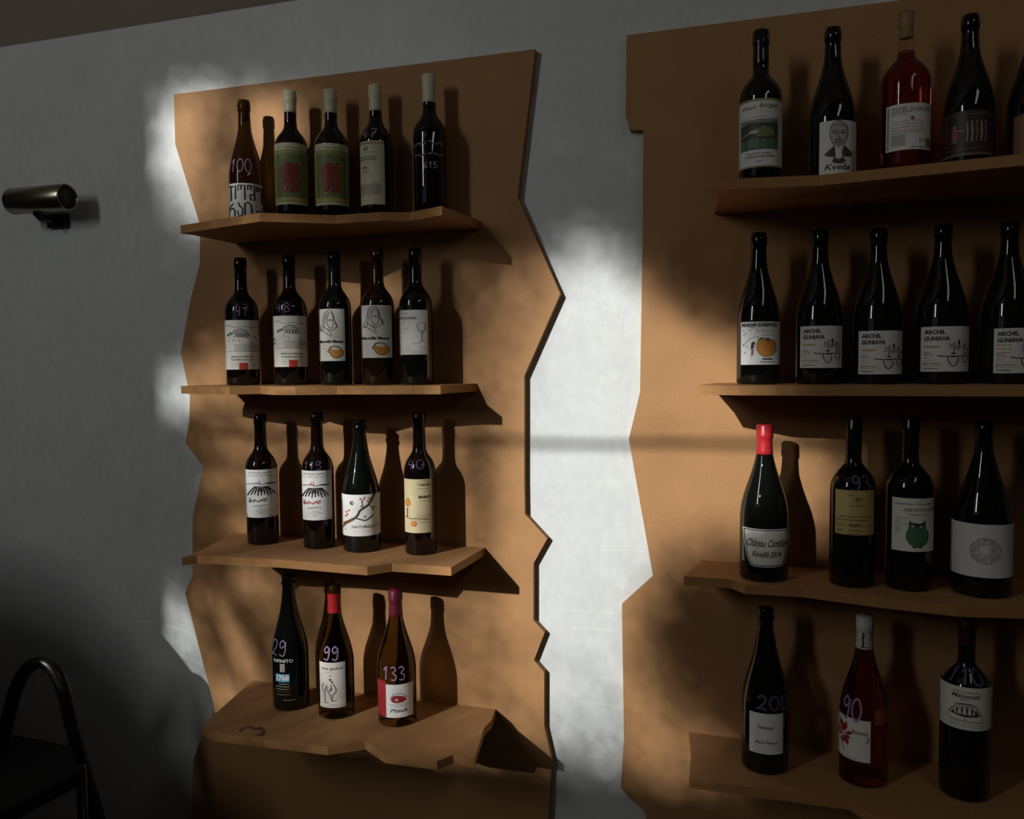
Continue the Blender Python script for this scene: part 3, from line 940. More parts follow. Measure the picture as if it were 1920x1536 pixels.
b = Bottle('bordeaux', (450, 484), 455, 30.5, 2, -.078, GL_RED, 'house-sketch labelled dark bottle at the sunlit shelf end, a red square on its label', GRP['L', 2])
house(b, 420, 487, 600, 693, 1)
b.number('47', 441, 467, 571, 593, 'm', 1.6)
b = Bottle('bordeaux', (541, 479), 547, 31, 2, -.078, GL_RED, 'house-sketch labelled dark bottle standing next to the black-green headscarf bottle', GRP['L', 2])
house(b, 513, 580, 592, 688, 1)
b.number('48', 518, 546, 568, 585, 'm', 1.5)
def shawl(b, x0, x1, y0, y1):
    D = b.label(x0, x1, y0, y1, 'warm')
    for st in ([(.38, .96), (.28, .92), (.22, .80), (.20, .70), (.12, .66), (.10, .60), (.16, .58), (.26, .68)], [(.38, .96), (.50, .97), (.58, .90), (.62, .80), (.66, .72), (.70, .66), (.60, .60)],
               [(.42, .92), (.36, .82), (.36, .72), (.42, .65), (.52, .63), (.58, .70), (.58, .84), (.52, .92), (.42, .92)], [(.20, .68), (.32, .62), (.46, .59), (.60, .60)],
               [(.10, .62), (.20, .58), (.30, .54), (.40, .50), (.48, .47)], [(.26, .70), (.30, .84), (.36, .92)], [(.38, .62), (.46, .55), (.52, .48)], [(.62, .78), (.70, .70), (.74, .63)]):
        D.line('k', .75, st, smooth=3)
    D.line('k', 1.1, [(.40, .78), (.48, .79), (.56, .775)])
    D.words('g', .62, .455, .86, .7)
    D.text('k', 'Martvilis Marani', .02, .345, .92, .405)
    D.words('g', .04, .30, .26, .8)
    D.words('g', .04, .245, .30, .8)
    cup = [(.42, .20), (.46, .27), (.60, .27), (.80, .25), (.90, .17), (.86, .10), (.72, .06), (.56, .07), (.46, .13)]
    D.poly('o', cup)
    D.poly('warm', [(.46, .25), (.58, .29), (.72, .285), (.83, .24), (.70, .215), (.54, .225)])
    D.line('k', .9, cup, smooth=3, closed=True)
    D.line('k', .9, [(.46, .24), (.40, .22), (.36, .18), (.42, .17)], smooth=3)
    D.line('k', .7, [(.46, .25), (.58, .29), (.72, .285), (.83, .24)], smooth=3)
    D.line('n', .5, [(.52, .20), (.66, .16), (.82, .18)])
    D.line('n', .5, [(.52, .15), (.66, .11), (.80, .13)])
    D.words('a', .04, .03, .24, .5)
    D.words('g', .50, .03, .9, .5)
    b.done()
b = Bottle('bordeaux', (626, 471), 628, 29.5, 2, -.08, GL_BLACK, 'black-green bottle whose label shows a woman in a headscarf and an orange cup', GRP['L', 2])
shawl(b, 597, 646, 579, 677)
b = Bottle('bordeaux', (706, 466), 708, 30.5, 2, -.08, GL_AMBER, 'amber-brown bottle whose label shows a woman in a headscarf and an orange cup', GRP['L', 2])
shawl(b, 677, 734, 572, 671)
b = Bottle('bordeaux', (778, 465), 780, 31, 2, -.08, GL_BLACK, 'black bottle with a grey label showing a drawn wine glass', GRP['L', 2])
D = b.label(749, 802, 581, 665, 'grey')
D.text('g', 'naturaly', .03, .91, .28, .945)
D.text('d', 'Ethnicwines', .04, .79, .60, .86, .05)
for v, w_ in ((.72, .20), (.58, .30), (.50, .12), (.40, .10), (.33, .08)):
    D.words('g', .03, v, .03 + w_, .9)
D.line('k', .7, [(.64, .70), (.64, .60), (.70, .53), (.79, .51), (.87, .55), (.91, .63), (.90, .71)], smooth=3)
D.line('p', .6, [(.66, .705), (.78, .715), (.90, .70)], smooth=3)
D.line('k', .7, [(.79, .51), (.78, .30)])
D.line('p', .6, [(.70, .285), (.78, .30), (.88, .285)], smooth=3)
D.line('g', .5, [(.40, .26), (.60, .245), (.76, .255)], smooth=3)
for v in (.17, .13, .07, .03):
    D.words('g', .04, v, .40 if v > .1 else .94, .6)
for v in (.18, .14):
    D.words('p', .70, v, .96, .6)
b.done()

# ---- jagged unit, third shelf
def vineyard(b, x0, x1, y0, y1, red):
    D = b.label(x0, x1, y0, y1, 'white')
    D.text('k', 'ორგანული ღვინო', .10, .915, .78, .95)
    D.words('d', .06, .875, .80, .8)
    D.line('k', .8, [(.04, .69), (.30, .72), (.50, .695), (.70, .72), (.95, .70)], smooth=3)
    D.poly('k', [(.60, .70), (.82, .725), (.95, .705), (.95, .695)])
    D.line('p' if red else 'g', .7, [(.30, .70), (.34, .75), (.40, .70)])
    D.line('r' if red else 'k', .9 if red else .6, [(.42, .70), (.43, .80), (.44, .70)])
    if red:
        D.line('r', .8, [(.36, .70), (.37, .78)])
    for i in range(9):
        u0, u1 = .30 + i * .045, .06 + i * .105
        D.line('k', 1.5, [(u0, .655), ((u0 * .45 + u1 * .55), .57), (u1, .46 + .012 * (i % 3))])
        D.line('k', .8, [(u0 + .02, .62), ((u0 * .4 + u1 * .6) + .035, .54)])
    c = 'R' if red else 'd'
    D.scribble(c, 1.2, .10, .36, .64, .035, 12)
    D.line(c, .9, [(.10, .39), (.16, .40), (.12, .31)], smooth=2)
    D.line(c, .8, [(.50, .385), (.66, .40)])
    D.scribble('g', .7, .20, .255, .66, .02, 10)
    D.words('g', .38, .19, .58, .6)
    D.words('d', .30, .145, .66, .7)
    D.words('d', .40, .095, .52, .8)
    D.rect('d', .03, .03, .06, .055)
    D.words('g', .72, .04, .94, .6)
    b.done()
b = Bottle('bordeaux', (487, 775), 495, 28.8, 3, -.078, GL_RED, 'dark bottle whose label shows vineyard rows with grey script beneath', GRP['L', 3])
vineyard(b, 462, 520, 881, 971, False)
b = Bottle('bordeaux', (593, 772), 599, 29.3, 3, -.082, GL_RED, 'dark bottle whose label shows vineyard rows with red script beneath', GRP['L', 3])
vineyard(b, 564, 621, 883, 976, True)
b.number('115', 571, 603, 866, 881, 'm', 1.1)
b = Bottle('sparkling', (674, 787), 679, 35, 3, -.085, GL_BLACK, 'crown-lipped dark bottle whose white label shows a blossoming cherry branch', GRP['L', 3])
D = b.label(641, 714, 928, 1006, 'white')
D.ring('k', 1.0, .27, .80, .0034)
D.line('k', .8, [(.29, .85), (.25, .80), (.29, .75)], smooth=3)
D.line('n', 3.6, [(.02, .20), (.10, .30), (.20, .36), (.30, .42)], smooth=4)
D.line('d', 2.8, [(.28, .40), (.40, .50), (.47, .62), (.60, .70), (.70, .78), (.80, .94), (.83, 1.0)], smooth=4)
D.line('d', 1.6, [(.36, .44), (.50, .40), (.60, .38), (.70, .43), (.80, .50)], smooth=4)
D.line('d', 1.1, [(.68, .76), (.76, .68), (.82, .60)], smooth=3)
D.line('d', 1.1, [(.56, .68), (.52, .80), (.56, .90)], smooth=3)
D.line('d', .9, [(.74, .64), (.80, .70), (.88, .66)], smooth=3)
for u, v in ((.52, .84), (.48, .90), (.58, .92), (.50, .72), (.66, .84), (.14, .58), (.16, .52), (.20, .62), (.12, .48), (.58, .47), (.70, .90)):
    D.disc('p' if u > .3 else 'r', u, v, .0021, 8)
    D.disc('c', u + .015, v + .02, .0011, 7)
for u, v in ((.10, .16), (.04, .26)):
    D.disc('c', u, v, .0022, 8)
D.text('g', 'NATURELEZI', .26, .195, .90, .265)
D.words('a', .28, .13, .70, .7)
b.done()
b = Bottle('bordeaux', (785, 772), 788, 29.8, 3, -.08, GL_RED, 'dark bottle with a beige label showing a small tree and orange fruit', GRP['L', 3])
D = b.label(757, 809, 899, 1000, 'beige')
D.words('n', .55, .975, .92, .6)
D.text('n', 'ბაიას', .48, .875, .94, .935)
D.words('n', .50, .825, .94, .9)
D.words('n', .76, .775, .90, .9)
D.text('k', "BAIA'S", .54, .645, .96, .70)
D.words('n', .56, .60, .96, .9)
D.line('n', 1.3, [(.14, .28), (.15, .46)])
D.disc('o', .17, .56, .0065, 14, 1.25)
for u, v in ((.12, .52), (.20, .60), (.16, .50), (.23, .55), (.17, .64)):
    D.disc('n', u, v, .0014, 7)
D.line('n', 1.0, [(.08, .30), (.24, .265), (.45, .27), (.90, .25)], smooth=3)
D.words('y', .45, .33, .92, .7)
D.words('s', .40, .30, .95, .6)
D.disc('r', .36, .175, .0062, 16)
D.disc('o', .35, .18, .0050, 14)
D.words('n', .56, .20, .90, .7)
b.done()
b.number('40', 765, 797, 862, 879, 'm', 1.0)

# ---- jagged unit, lowest shelf
b = Bottle('sparkling', (540, 1077), 550, 33.5, 4, -.105, GL_BLACK, 'black bottle numbered 29 with white and blue print straight on the glass', GRP['L', 4])
D, s0, zb = b.free(514, 552, 1236, 1315)
D.text('w', 'INFINITO', .10, .90, .95, .98)
D.rect('a', .42, .68, .62, .87)
D.line('k', .8, [(.45, .84), (.58, .80), (.50, .72), (.58, .70)])
D.rect('b', .20, .44, .80, .63)
D.text('w', '1768', .24, .47, .78, .61)
D.words('w', .35, .39, .80, 1.1)
D.words('w', .20, .33, .78, .9)
D.words('c', .20, .27, .78, 1.0)
D.words('B', .30, .21, .80, .8)
D.words('a', .25, .14, .82, .8)
D.words('a', .55, .01, 1.0, 1.2)
b.wrap(D.items, s0, zb, 0.0003, 'print', b.o, b.r)
b.number('29', 513, 539, 1202, 1231, 'l', 1.3)
b = Bottle('burgundy', (626, 1097), 635, 33.8, 4, -.115, GL_DARKOLIVE, 'olive glass bottle numbered 99 with a red neck band and a dancing woman label', GRP['L', 4], cork=True)
zt, zq = b.zpx(625, 1114, .014), b.zpx(625, 1150, .014)
link('neck_band', lathe([(rad_at(b.prof, zq) + .0006, zq), (rad_at(b.prof, .5 * (zq + zt)) + .0007, .5 * (zq + zt)), (rad_at(b.prof, zt) + .0006, zt)], 40, False), CAP['red'], b.o, True)
D = b.label(601, 647, 1243, 1328, 'warm')
D.text('k', 'vins gaulois', .06, .82, .90, .90)
D.words('g', .20, .78, .55, .6)
D.words('d', .04, .73, .14, .8)
D.disc('k', .40, .62, .0026)
D.disc('k', .47, .57, .0022)
D.disc('i', .46, .615, .0016)
D.line('k', .9, [(.36, .70), (.44, .71)])
for st in ([(.14, .34), (.10, .46), (.16, .54)], [(.50, .54), (.60, .44), (.62, .36), (.50, .28), (.46, .16), (.62, .165)], [(.44, .52), (.42, .40), (.34, .36), (.28, .40), (.24, .46), (.18, .30), (.20, .12)],
           [(.30, .36), (.40, .26), (.46, .14)], [(.50, .54), (.56, .48)], [(.22, .50), (.30, .46)]):
    D.line('k', .8, st, smooth=3)
D.poly('k', [(.36, .41), (.44, .43), (.48, .40), (.40, .385)])
D.disc('k', .43, .285, .0012)
D.text('d', 'ROSE', .14, .10, .30, .125)
D.words('k', .36, .075, .66, .8)
D.words('d', .10, .04, .96, .9)
b.done()
b.number('99', 607, 636, 1213, 1238, 'l', 1.9)
b = Bottle('burgundy', (741, 1105), 750, 36, 4, -.112, GL_OLIVE, 'olive glass bottle numbered 133 with a maroon cap and a white and red label', GRP['L', 4], cap=('maroon', 1154))
D = b.label(710, 724, 1282, 1347, 'white', name='side_label')
D.rect('R', -.02, -.01, 1.03, 1.02)
b.done()
D = b.label(722, 773, 1284, 1346, 'white')
D.poly('R', [(.20, .56), (.30, .66), (.48, .67), (.70, .62), (.78, .52), (.66, .46), (.40, .44), (.26, .48)])
D.disc('w', .42, .54, .0034)
D.line('k', .6, [(.20, .60), (.36, .72), (.62, .71), (.80, .58)], smooth=3)
D.line('R', .6, [(.38, .50), (.44, .58), (.50, .50)])
D.scribble('a', .5, .14, .40, .86, .03, 18)
D.scribble('a', .5, .20, .34, .80, .02, 16)
D.text('k', 'Pitsch', .18, .16, .76, .27, .12)
D.words('a', .30, .05, .7, .5)
b.done()
b.number('133', 718, 760, 1249, 1275, 'l', 1.7)

# ---- notched unit, top shelf
b = Bottle('bordeaux', (1427, 59), 1423, 38.5, 1, -.10, GL_BLACK, 'black bottle with an arched white label framing a green landscape photo', GRP['R', 1], cap=('black', 126))
D = b.label(1383, 1464, 184, 313, 'grey')
D.rect('s', 0, .965, 1, 1)
D.rect('s', 0, 0, 1, .025)
D.text('B', 'Dasaxli', .12, .855, .42, .915, .06)
D.text('n', 'Borjgali', .50, .845, .88, .925, .06)
D.words('a', .40, .80, .74, .7)
D.rect('d', .10, .26, .90, .70)
D.line('g', .6, [(.08, .70), (.30, .73), (.55, .735), (.92, .70)], smooth=3)
D.poly('g', [(.10, .62), (.30, .66), (.60, .64), (.90, .66), (.90, .70), (.10, .70)])
D.poly('v', [(.28, .54), (.50, .58), (.62, .60), (.80, .56), (.84, .46), (.50, .44)])
D.poly('c', [(.26, .52), (.40, .54), (.52, .53), (.44, .50), (.30, .50)])
D.poly('e', [(.10, .26), (.40, .28), (.60, .26), (.90, .27), (.90, .42), (.70, .40), (.40, .44), (.10, .40)])
for i in range(10):
    D.line('v' if i % 2 else 'y', .6, [(.12 + .08 * i, .28), (.16 + .075 * i, .36), (.14 + .08 * i, .42)])
D.line('w', .5, [(.12, .47), (.22, .49), (.30, .51)])
D.text('d', 'ღვინო და ოჯახი', .24, .185, .76, .22)
D.text('d', 'მამული და მიწა', .20, .135, .84, .175)
D.text('k', '2019', .44, .075, .56, .095)
D.words('g', .04, .045, .14, .9)
b.done()
b = Bottle('burgundy', (1562, 53), 1556, 42.5, 1, -.10, GL_BLACK, 'black bottle whose white label shows the drawn bust of a bearded man', GRP['R', 1])
D = b.label(1538, 1602, 225, 327, 'grey')
D.poly('a', [(.30, .70), (.32, .90), (.45, .98), (.62, .97), (.74, .88), (.74, .70), (.66, .56), (.52, .50), (.38, .56)])
for st in ([(.30, .86), (.28, .74), (.34, .60), (.44, .52), (.54, .50), (.66, .56), (.74, .70), (.75, .86), (.66, .95), (.50, .985), (.36, .95), (.30, .86)],
           [(.34, .80), (.44, .82), (.50, .79)], [(.56, .79), (.64, .82), (.72, .80)], [(.52, .79), (.50, .70), (.56, .685)], [(.40, .645), (.50, .66), (.62, .645)], [(.44, .60), (.52, .585), (.60, .60)],
           [(.36, .90), (.50, .92), (.68, .90)]):
    D.line('d', .8, st, smooth=3)
D.poly('d', [(.36, .775), (.46, .785), (.46, .755), (.38, .75)])
D.poly('d', [(.58, .785), (.70, .775), (.68, .75), (.58, .755)])
D.poly('g', [(.38, .64), (.50, .665), (.64, .64), (.62, .57), (.52, .53), (.42, .57)])
D.poly('d', [(.12, .38), (.30, .48), (.40, .53), (.46, .40), (.44, .32), (.24, .34)])
D.poly('d', [(.66, .54), (.78, .47), (.92, .38), (.82, .33), (.62, .33), (.60, .42)])
D.poly('w', [(.42, .53), (.52, .49), (.62, .53), (.60, .34), (.44, .33)])
D.poly('d', [(.42, .33), (.48, .29), (.56, .29), (.62, .33), (.72, .25), (.60, .20), (.40, .21), (.34, .26)])
D.text('k', 'Kvela', .14, .09, .80, .20, .10)
D.rect('a', .86, .05, .98, .46)
b.done()
b = Bottle('bordeaux', (1700, 24), 1698, 43.5, 1, -.105, GL_ROSE, 'clear rose wine bottle with a bare cork and an off-white text label', GRP['R', 1], cork=True, fill=.775)
D = b.label(1665, 1741, 193, 280, 'grey')
D.rect('G', .035, .04, .06, .96)
D.text('a', 'DZELSHAVI', .13, .80, .93, .935)
D.text('g', 'DZELSHAVI', .15, .81, .92, .925)
D.words('d', .12, .77, .46, 1.0)
D.disc('p', .58, .675, .0032)
D.disc('B', .58, .675, .0016)
for v in (.62, .56, .49, .43, .38):
    D.words('p' if v < .5 else 'g', .12, v, .82, .8)
D.rect('a', .12, .10, .42, .34)
for v in (.30, .25, .20, .15):
    D.words('g', .14, v, .40, .6)
D.rect('v', .86, .08, .97, .24)
D.rect('a', .72, .16, .83, .24)
D.words('d', .55, .05, .97, .9)
b.done()
b = Bottle('burgundy', (1820, 29), 1819, 44, 1, -.105, GL_BLACK, 'black bottle with a dark brown label of small painted figures', GRP['R', 1])
D = b.label(1772, 1866, 206, 290, 'dark')
D.line('n', .8, [(.08, .15), (.92, .15), (.92, .92), (.08, .92)], closed=True)
D.rect('n', 0, .03, 1, .055)
D.rect('g', 0, 0, 1, .015)
D.poly('p', [(.19, .62), (.26, .62), (.29, .40), (.17, .40)])
D.disc('i', .225, .66, .002)
D.line('i', .7, [(.26, .58), (.34, .55), (.40, .57)])
D.line('i', .8, [(.21, .40), (.21, .31)])
D.line('i', .8, [(.25, .40), (.25, .31)])
for u, k_ in ((.44, 'g'), (.52, 's'), (.60, 'n'), (.68, 's'), (.75, 'p')):
    D.line(k_, 1.6, [(u, .70), (u + .01, .50), (u, .30)])
    D.disc('i', u, .73, .0013)
    D.line(k_, .6, [(u, .60), (u + .05, .54)])
b.done()
b = Bottle('burgundy', (1942, 24), 1941, 44, 1, -.105, GL_BLACK, 'black bottle with a dark pink patterned label at the end of the top row', GRP['R', 1])
D = b.label(1905, 1975, 208, 290, 'dark')
D.rect('n', .02, .05, .98, .95)
rn = random.Random(3)
for _ in range(70):
    u, v = rn.uniform(.05, .95), rn.uniform(.08, .92)
    D.line('p', 1.3, [(u, v), (u + rn.uniform(-.05, .05), v + rn.uniform(-.05, .05))])
b.done()

# ---- notched unit, second shelf
b = Bottle('burgundy', (1423, 437), 1422, 39.5, 2, -.105, GL_BLACK, 'black bottle whose white label shows a girl and a big orange heart-shaped fruit', GRP['R', 2])
D = b.label(1391, 1464, 603, 684, 'white')
D.text('k', 'MARIAM GUNIAVAS', .03, .88, .86, .975)
for u, v in ((.06, .80), (.08, .70), (.12, .74), (.22, .80), (.28, .86), (.10, .28), (.07, .46), (.14, .42), (.40, .36)):
    D.ring('g', .5, u, v, .0012)
D.words('a', .50, .78, .76, 1.3)
D.words('g', .50, .68, .78, .8)
D.line('g', .6, [(.06, .44), (.14, .54), (.26, .62), (.36, .66)], smooth=3)
D.disc('d', .40, .79, .0012)
D.disc('d', .41, .63, .0014)
fruit = [(.62, .56), (.52, .61), (.42, .54), (.39, .42), (.42, .30), (.52, .21), (.64, .19), (.76, .24), (.83, .36), (.83, .48), (.78, .56), (.70, .58)]
D.poly('o', fruit)
D.line('n', .8, fruit, smooth=3, closed=True)
D.poly('n', [(.62, .555), (.66, .53), (.70, .57), (.68, .62), (.58, .62)])
D.line('k', .9, [(.42, .55), (.48, .62), (.56, .60)], smooth=3)
D.poly('k', [(.26, .52), (.32, .54), (.36, .51), (.32, .48), (.31, .38), (.24, .37), (.25, .46)])
D.disc('i', .345, .47, .0018)
D.line('i', .9, [(.32, .42), (.38, .43), (.41, .46)])
D.poly('p', [(.26, .36), (.32, .37), (.30, .22), (.25, .22)])
D.line('k', .6, [(.23, .36), (.26, .38)])
D.line('i', .7, [(.26, .22), (.25, .13)])
D.rect('d', .52, .115, .76, .15)
D.text('k', 'WINE OF GEORGIA', .46, .05, .84, .08)
b.done()
def archil(b, x0, x1, y0, y1, accent, extra=False):
    D = b.label(x0, x1, y0, y1, 'grey')
    D.text('k', 'ARCHIL', .07, .83, .50, .93)
    D.text('k', 'GUNIAVA', .07, .685, .59, .785)
    if extra:
        for v in (.63, .54, .46):
            D.words(accent, .06, v, .36, 1.6)
    else:
        D.rect(accent, .07, .535, .38, .575)
        D.rect('a', .09, .55, .36, .558)
    D.text('k', '2019', .07, .40, .20, .435)
    D.text('d', 'ALC.13%', .07, .355, .25, .385)
    D.words(accent, .07, .30, .22, 1.0)
    D.words(accent, .07, .245, .30, .7)
    D.text('k', 'MADE IN GEORGIA', .05, .165, .42, .195)
    D.words(accent, .05, .13, .46, .8)
    D.text('k', 'WINEMAKER', .05, .05, .36, .08)
    D.line('k', .9, [(.34, .36), (.50, .335), (.66, .34), (.98, .35)], smooth=3)
    D.poly('k', [(.60, .40), (.66, .43), (.73, .40), (.66, .385)])
    D.poly('d', [(.84, .40), (.88, .425), (.93, .40), (.88, .385)])
    D.line('k', 1.4, [(.62, .335), (.72, .335)])
    D.line('d', .9, [(.55, .32), (.56, .24), (.60, .17), (.66, .12), (.72, .17), (.755, .25), (.75, .32)], smooth=3)
    D.line('d', .7, [(.83, .32), (.84, .24), (.88, .18), (.93, .24), (.94, .32)], smooth=3)
    for st in ([(.58, .50), (.62, .58), (.66, .50), (.70, .60), (.74, .48)], [(.76, .48), (.78, .62), (.76, .70)], [(.66, .44), (.68, .54), (.64, .60), (.70, .66)],
               [(.86, .44), (.88, .58), (.87, .62)], [(.93, .44), (.94, .54)], [(.60, .58), (.58, .62)], [(.80, .52), (.84, .56)]):
        D.line('d', .8, st)
    D.line('k', 1.4, [(.76, .60), (.765, .69)])
    D.line('k', 1.3, [(.87, .56), (.875, .60)])
    for st in ([(.60, .30), (.64, .22)], [(.68, .29), (.70, .20)]):
        D.line('a', .4, st)
    b.done()
WHO = 'black bottle with a white block-lettered label of plants over buried clay jars, '
b = Bottle('burgundy', (1538, 432), 1531, 42.5, 2, -.105, GL_BLACK, WHO + 'olive stripe', GRP['R', 2])
archil(b, 1503, 1575, 611, 690, 'y')
b = Bottle('burgundy', (1648, 429), 1645, 43, 2, -.108, GL_BLACK, WHO + 'small orange stripe', GRP['R', 2])
archil(b, 1613, 1690, 620, 702, 'o')
b = Bottle('burgundy', (1769, 421), 1765, 45.5, 2, -.115, GL_BLACK, WHO + 'long sand stripe', GRP['R', 2])
archil(b, 1731, 1812, 612, 697, 's')
b = Bottle('burgundy', (1894, 416), 1893, 46.5, 2, -.115, GL_BLACK, WHO + 'three orange lines', GRP['R', 2])
archil(b, 1867, 1946, 615, 700, 'o', True)

# ---- notched unit, third shelf
b = Bottle('burgundy', (1434, 796), 1433, 44.3, 3, -.105, GL_BLACK, 'black bottle with a bright red cap and a shield-shaped script label', GRP['R', 3], cap=('red', 851))
shp = [(.02, .92), (.04, .99), (.12, 1.0), (.90, 1.0), (.97, .98), (.99, .90), (.95, .45), (.90, .14), (.80, .02), (.28, .0), (.16, .10), (.09, .35)]
D = b.label(1393, 1478, 993, 1064, 'warm', [(p.x, p.y) for p in catmull([(x, y, 0) for x, y in shp], 4, True)])
D.line('k', .9, [(.5 + (x - .5) * .93, .5 + (y - .5) * .93) for x, y in shp], smooth=4, closed=True)
D.text('k', 'Château Cambon', .09, .53, .93, .73, .06)
D.text('k', 'Réveillé 2014', .22, .26, .80, .41, .06)
b.done()
b = Bottle('bordeaux', (1601, 784), 1596, 40.5, 3, -.11, GL_BLACK, 'black bottle numbered 93 with an ochre yellow label', GRP['R', 3], cap=('black', 845))
D = b.label(1569, 1635, 920, 1004, 'ochre')
D.scribble('n', .5, .34, .89, .50, .02, 6)
D.line('n', 1.1, [(.52, .76), (.56, .82), (.64, .82), (.70, .76)], smooth=3)
D.line('n', .8, [(.55, .74), (.58, .79), (.66, .79)], smooth=3)
D.text('n', 'LAGVINARI', .36, .635, .74, .67)
D.text('k', 'RKATSITELI KAKHETI', .14, .395, .92, .425)
D.words('k', .05, .335, .92, 1.1)
D.text('k', '2020', .36, .185, .62, .255)
D.line('n', .6, [(.66, .18), (.67, .28)])
for v, u0, u1 in ((.21, .05, .22), (.10, .05, .24), (.10, .34, .74), (.03, .32, .64), (.20, .84, .94), (.07, .84, .94)):
    D.words('k', u0, v, u1, 1.0)
b.done()
b.number('93', 1595, 1630, 893, 921, 'm', 2.0)
b = Bottle('bordeaux', (1708, 782), 1706, 41, 3, -.11, GL_BLACK, 'black bottle whose white label shows a round green owl', GRP['R', 3], cap=('black', 845))
D = b.label(1676, 1748, 935, 1035, 'warm')
D.text('g', '2017', .56, .93, .68, .955)
D.text('k', 'იმერული ღვინო', .06, .865, .95, .91)
D.text('k', 'ციცქა ცოლიკოური', .26, .745, .96, .83, .04)
D.text('g', 'Tsolikouri Tsitska', .34, .68, .88, .715)
for i, wd in enumerate((.30, .14, .16, .30, .12, .12, .14, .12, .10)):
    D.words('d', .08, .63 - .036 * i, .08 + wd, .7)
owl = [(.40, .60), (.46, .545), (.60, .53), (.70, .54), (.76, .60), (.775, .50), (.78, .44), (.84, .36), (.84, .24), (.78, .14), (.68, .085), (.52, .085), (.40, .15), (.33, .24), (.33, .34), (.38, .43), (.395, .50)]
D.poly('e', owl)
D.poly('G', [(.42, .47), (.58, .44), (.74, .47), (.80, .34), (.76, .18), (.62, .11), (.48, .12), (.37, .24), (.37, .36)])
for i in range(16):
    u, v = .40 + .09 * (i % 5), .16 + .07 * (i // 5)
    D.line('e' if i % 2 else 'v', .7, [(u, v), (u + .04, v + .015), (u + .05, v + .05)])
D.disc('w', .485, .485, .0022)
D.disc('w', .665, .475, .0022)
D.disc('k', .485, .485, .0009)
D.disc('k', .665, .475, .0009)
D.line('k', 1.5, [(.42, .525), (.53, .52), (.58, .505)])
D.line('k', 1.5, [(.60, .505), (.74, .515)])
D.poly('n', [(.555, .475), (.60, .475), (.578, .425)])
D.rect('k', .48, .072, .56, .088)
D.rect('k', .62, .072, .70, .088)
b.done()
b = Bottle('burgundy', (1846, 789), 1843, 51, 3, -.115, GL_BLACK, 'wide black bottle whose white label shows rings of spiral writing', GRP['R', 3])
D = b.label(1788, 1898, 984, 1084, 'grey')
for rr, n in ((.0085, 15), (.0118, 22), (.0152, 30), (.0186, 38), (.0218, 44)):
    for i in range(n):
        a = 2 * math.pi * i / n
        if D.seed.random() < .12:
            continue
        cu, cv = .53 + rr * math.cos(a) / D.W, .51 + rr * math.sin(a) / D.H
        t, g = .0007 + .0004 * D.seed.random(), .0008
        tu, tv = -math.sin(a), math.cos(a)
        D.line('n' if i % 4 == 0 else 'd', .6, [(cu - tu * t / D.W, cv - tv * t / D.H), (cu + tu * t / D.W, cv + tv * t / D.H)])
        ru_, rv_ = math.cos(a) * g, math.sin(a) * g
        D.line('d', .55, [(cu - ru_ / D.W, cv - rv_ / D.H), (cu + ru_ / D.W, cv + rv_ / D.H)])
b.done()

# ---- notched unit, lowest shelf
b = Bottle('sparkling', (1436, 1139), 1437, 43, 4, -.105, GL_BLACK, 'crown-lipped dark bottle numbered 200 with a small plain white label', GRP['R', 4])
D = b.label(1407, 1466, 1339, 1415, 'white')
D.text('k', 'Francesca', .26, .62, .72, .70)
D.words('a', .28, .34, .72, .7)
D.text('d', 'Mario Ferrara', .18, .255, .84, .315)
D.words('a', .38, .20, .66, .6)
b.done()
b.number('200', 1419, 1474, 1305, 1331, 'm', 2.4)
b = Bottle('burgundy', (1622, 1154), 1618, 43, 4, -.105, GL_PINK, 'white-capped rose bottle numbered 90 with a red flower label', GRP['R', 4], cap=('white', 1214))
D = b.label(1574, 1631, 1350, 1428, 'warm')
for a, l in ((75, .34), (105, .36), (20, .30), (-20, .22), (-60, .30), (-100, .26), (150, .22), (200, .2)):
    ca, sa = math.cos(math.radians(a)), math.sin(math.radians(a))
    u, v = .20, .56
    D.poly('R' if a % 50 else 'p', [(u + ca * .03, v + sa * .03), (u + ca * l * .6 - sa * .07, v + sa * l * .6 + ca * .05), (u + ca * l, v + sa * l), (u + ca * l * .6 + sa * .07, v + sa * l * .6 - ca * .05)])
D.disc('p', .20, .56, .0015)
D.text('d', 'Anemy', .42, .62, .92, .74, .03)
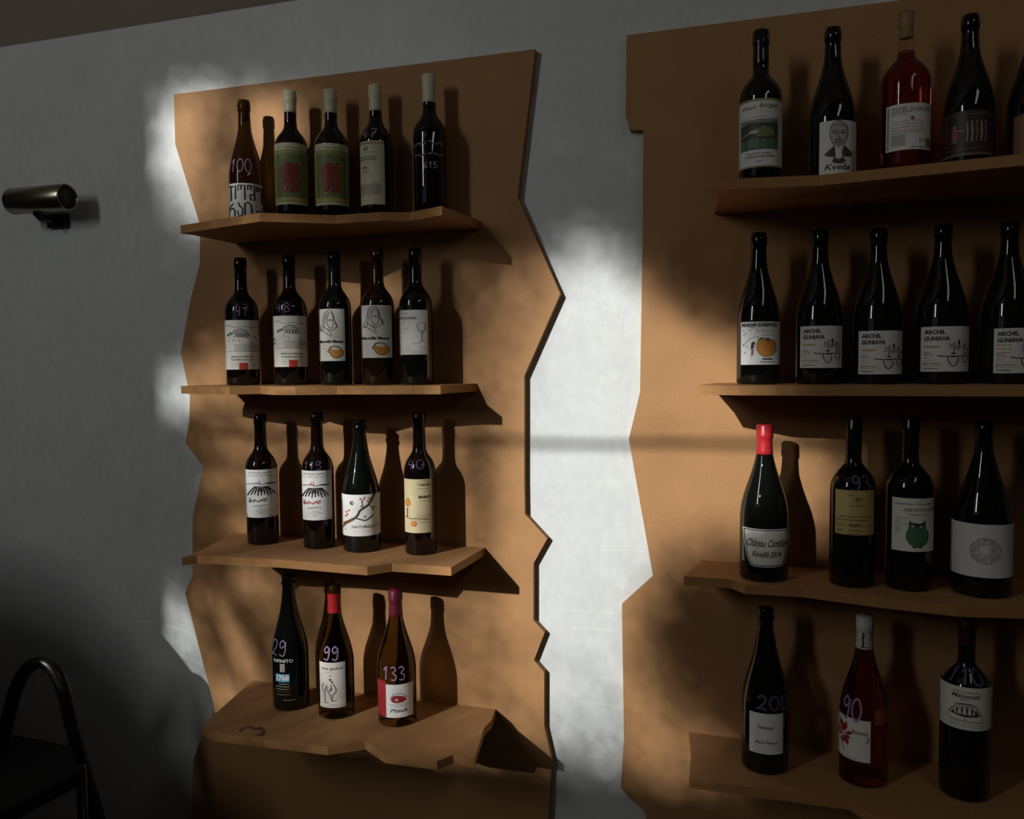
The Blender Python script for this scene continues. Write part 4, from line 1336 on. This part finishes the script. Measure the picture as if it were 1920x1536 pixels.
D.line('d', .9, [(.92, .62), (.93, .50), (.86, .49)], smooth=3)
D.line('G', .7, [(.20, .50), (.18, .30), (.20, .14)], smooth=3)
D.words('d', .30, .05, .66, .8)
b.done()
D = b.label(1639, 1663, 1336, 1363, 'ochre', name='sticker')
D.rect('B', -.02, -.02, 1.02, 1.02)
b.done()
b.number('90', 1584, 1618, 1309, 1351, 'l', 2.2)
zc = b.h - .035
Dc = Draw(.03, .03)
Dc.line('k', 1.6, [(.42, .05), (.45, .35), (.40, .55), (.46, .75), (.42, .95)], smooth=3)
Dc.disc('k', .44, .68, .0024)
Dc.line('k', .8, [(.30, .05), (.75, .06)])
b.wrap(Dc.items, -.05, b.h - .058, 0.0012, 'print', b.o, .0145)
b = Bottle('bordeaux', (1814, 1154), 1810, 43, 4, -.11, GL_BLACK, 'black bottle numbered 110 with a maroon cap and a label of men round a table', GRP['R', 4], cap=('wine', 1208))
D = b.label(1763, 1857, 1290, 1370, 'warm')
D.text('d', 'VINO DI NONE', .28, .86, .72, .90)
D.text('k', 'Malvenità', .26, .745, .74, .84, .08)
D.text('d', 'Bianco', .42, .69, .58, .73)
D.poly('d', [(.24, .345), (.32, .45), (.40, .52), (.50, .54), (.62, .52), (.70, .45), (.75, .33), (.50, .30)])
D.line('k', .8, [(.21, .36), (.30, .48), (.38, .60), (.64, .60), (.72, .46), (.79, .32)], smooth=2)
for i in range(8):
    u = .34 + .043 * i
    D.disc('warm', u, .57, .0021, 9)
    D.ring('k', .5, u, .57, .0021)
    D.line('warm', 1.5, [(u, .54), (u + .015 * (1 if i % 2 else -1), .46), (u, .36)])
    D.line('k', .5, [(u + .012, .53), (u + .02, .44)])
D.line('g', .7, [(.20, .33), (.20, .22), (.80, .20), (.80, .30)])
D.text('k', '18', .48, .235, .52, .265)
for v in (.20, .16, .12, .08):
    D.words('g', .24, v, .82, .6)
D.disc('k', .08, .24, .0009)
b.done()
b.number('110', 1786, 1836, 1258, 1285, 'm', 2.2)
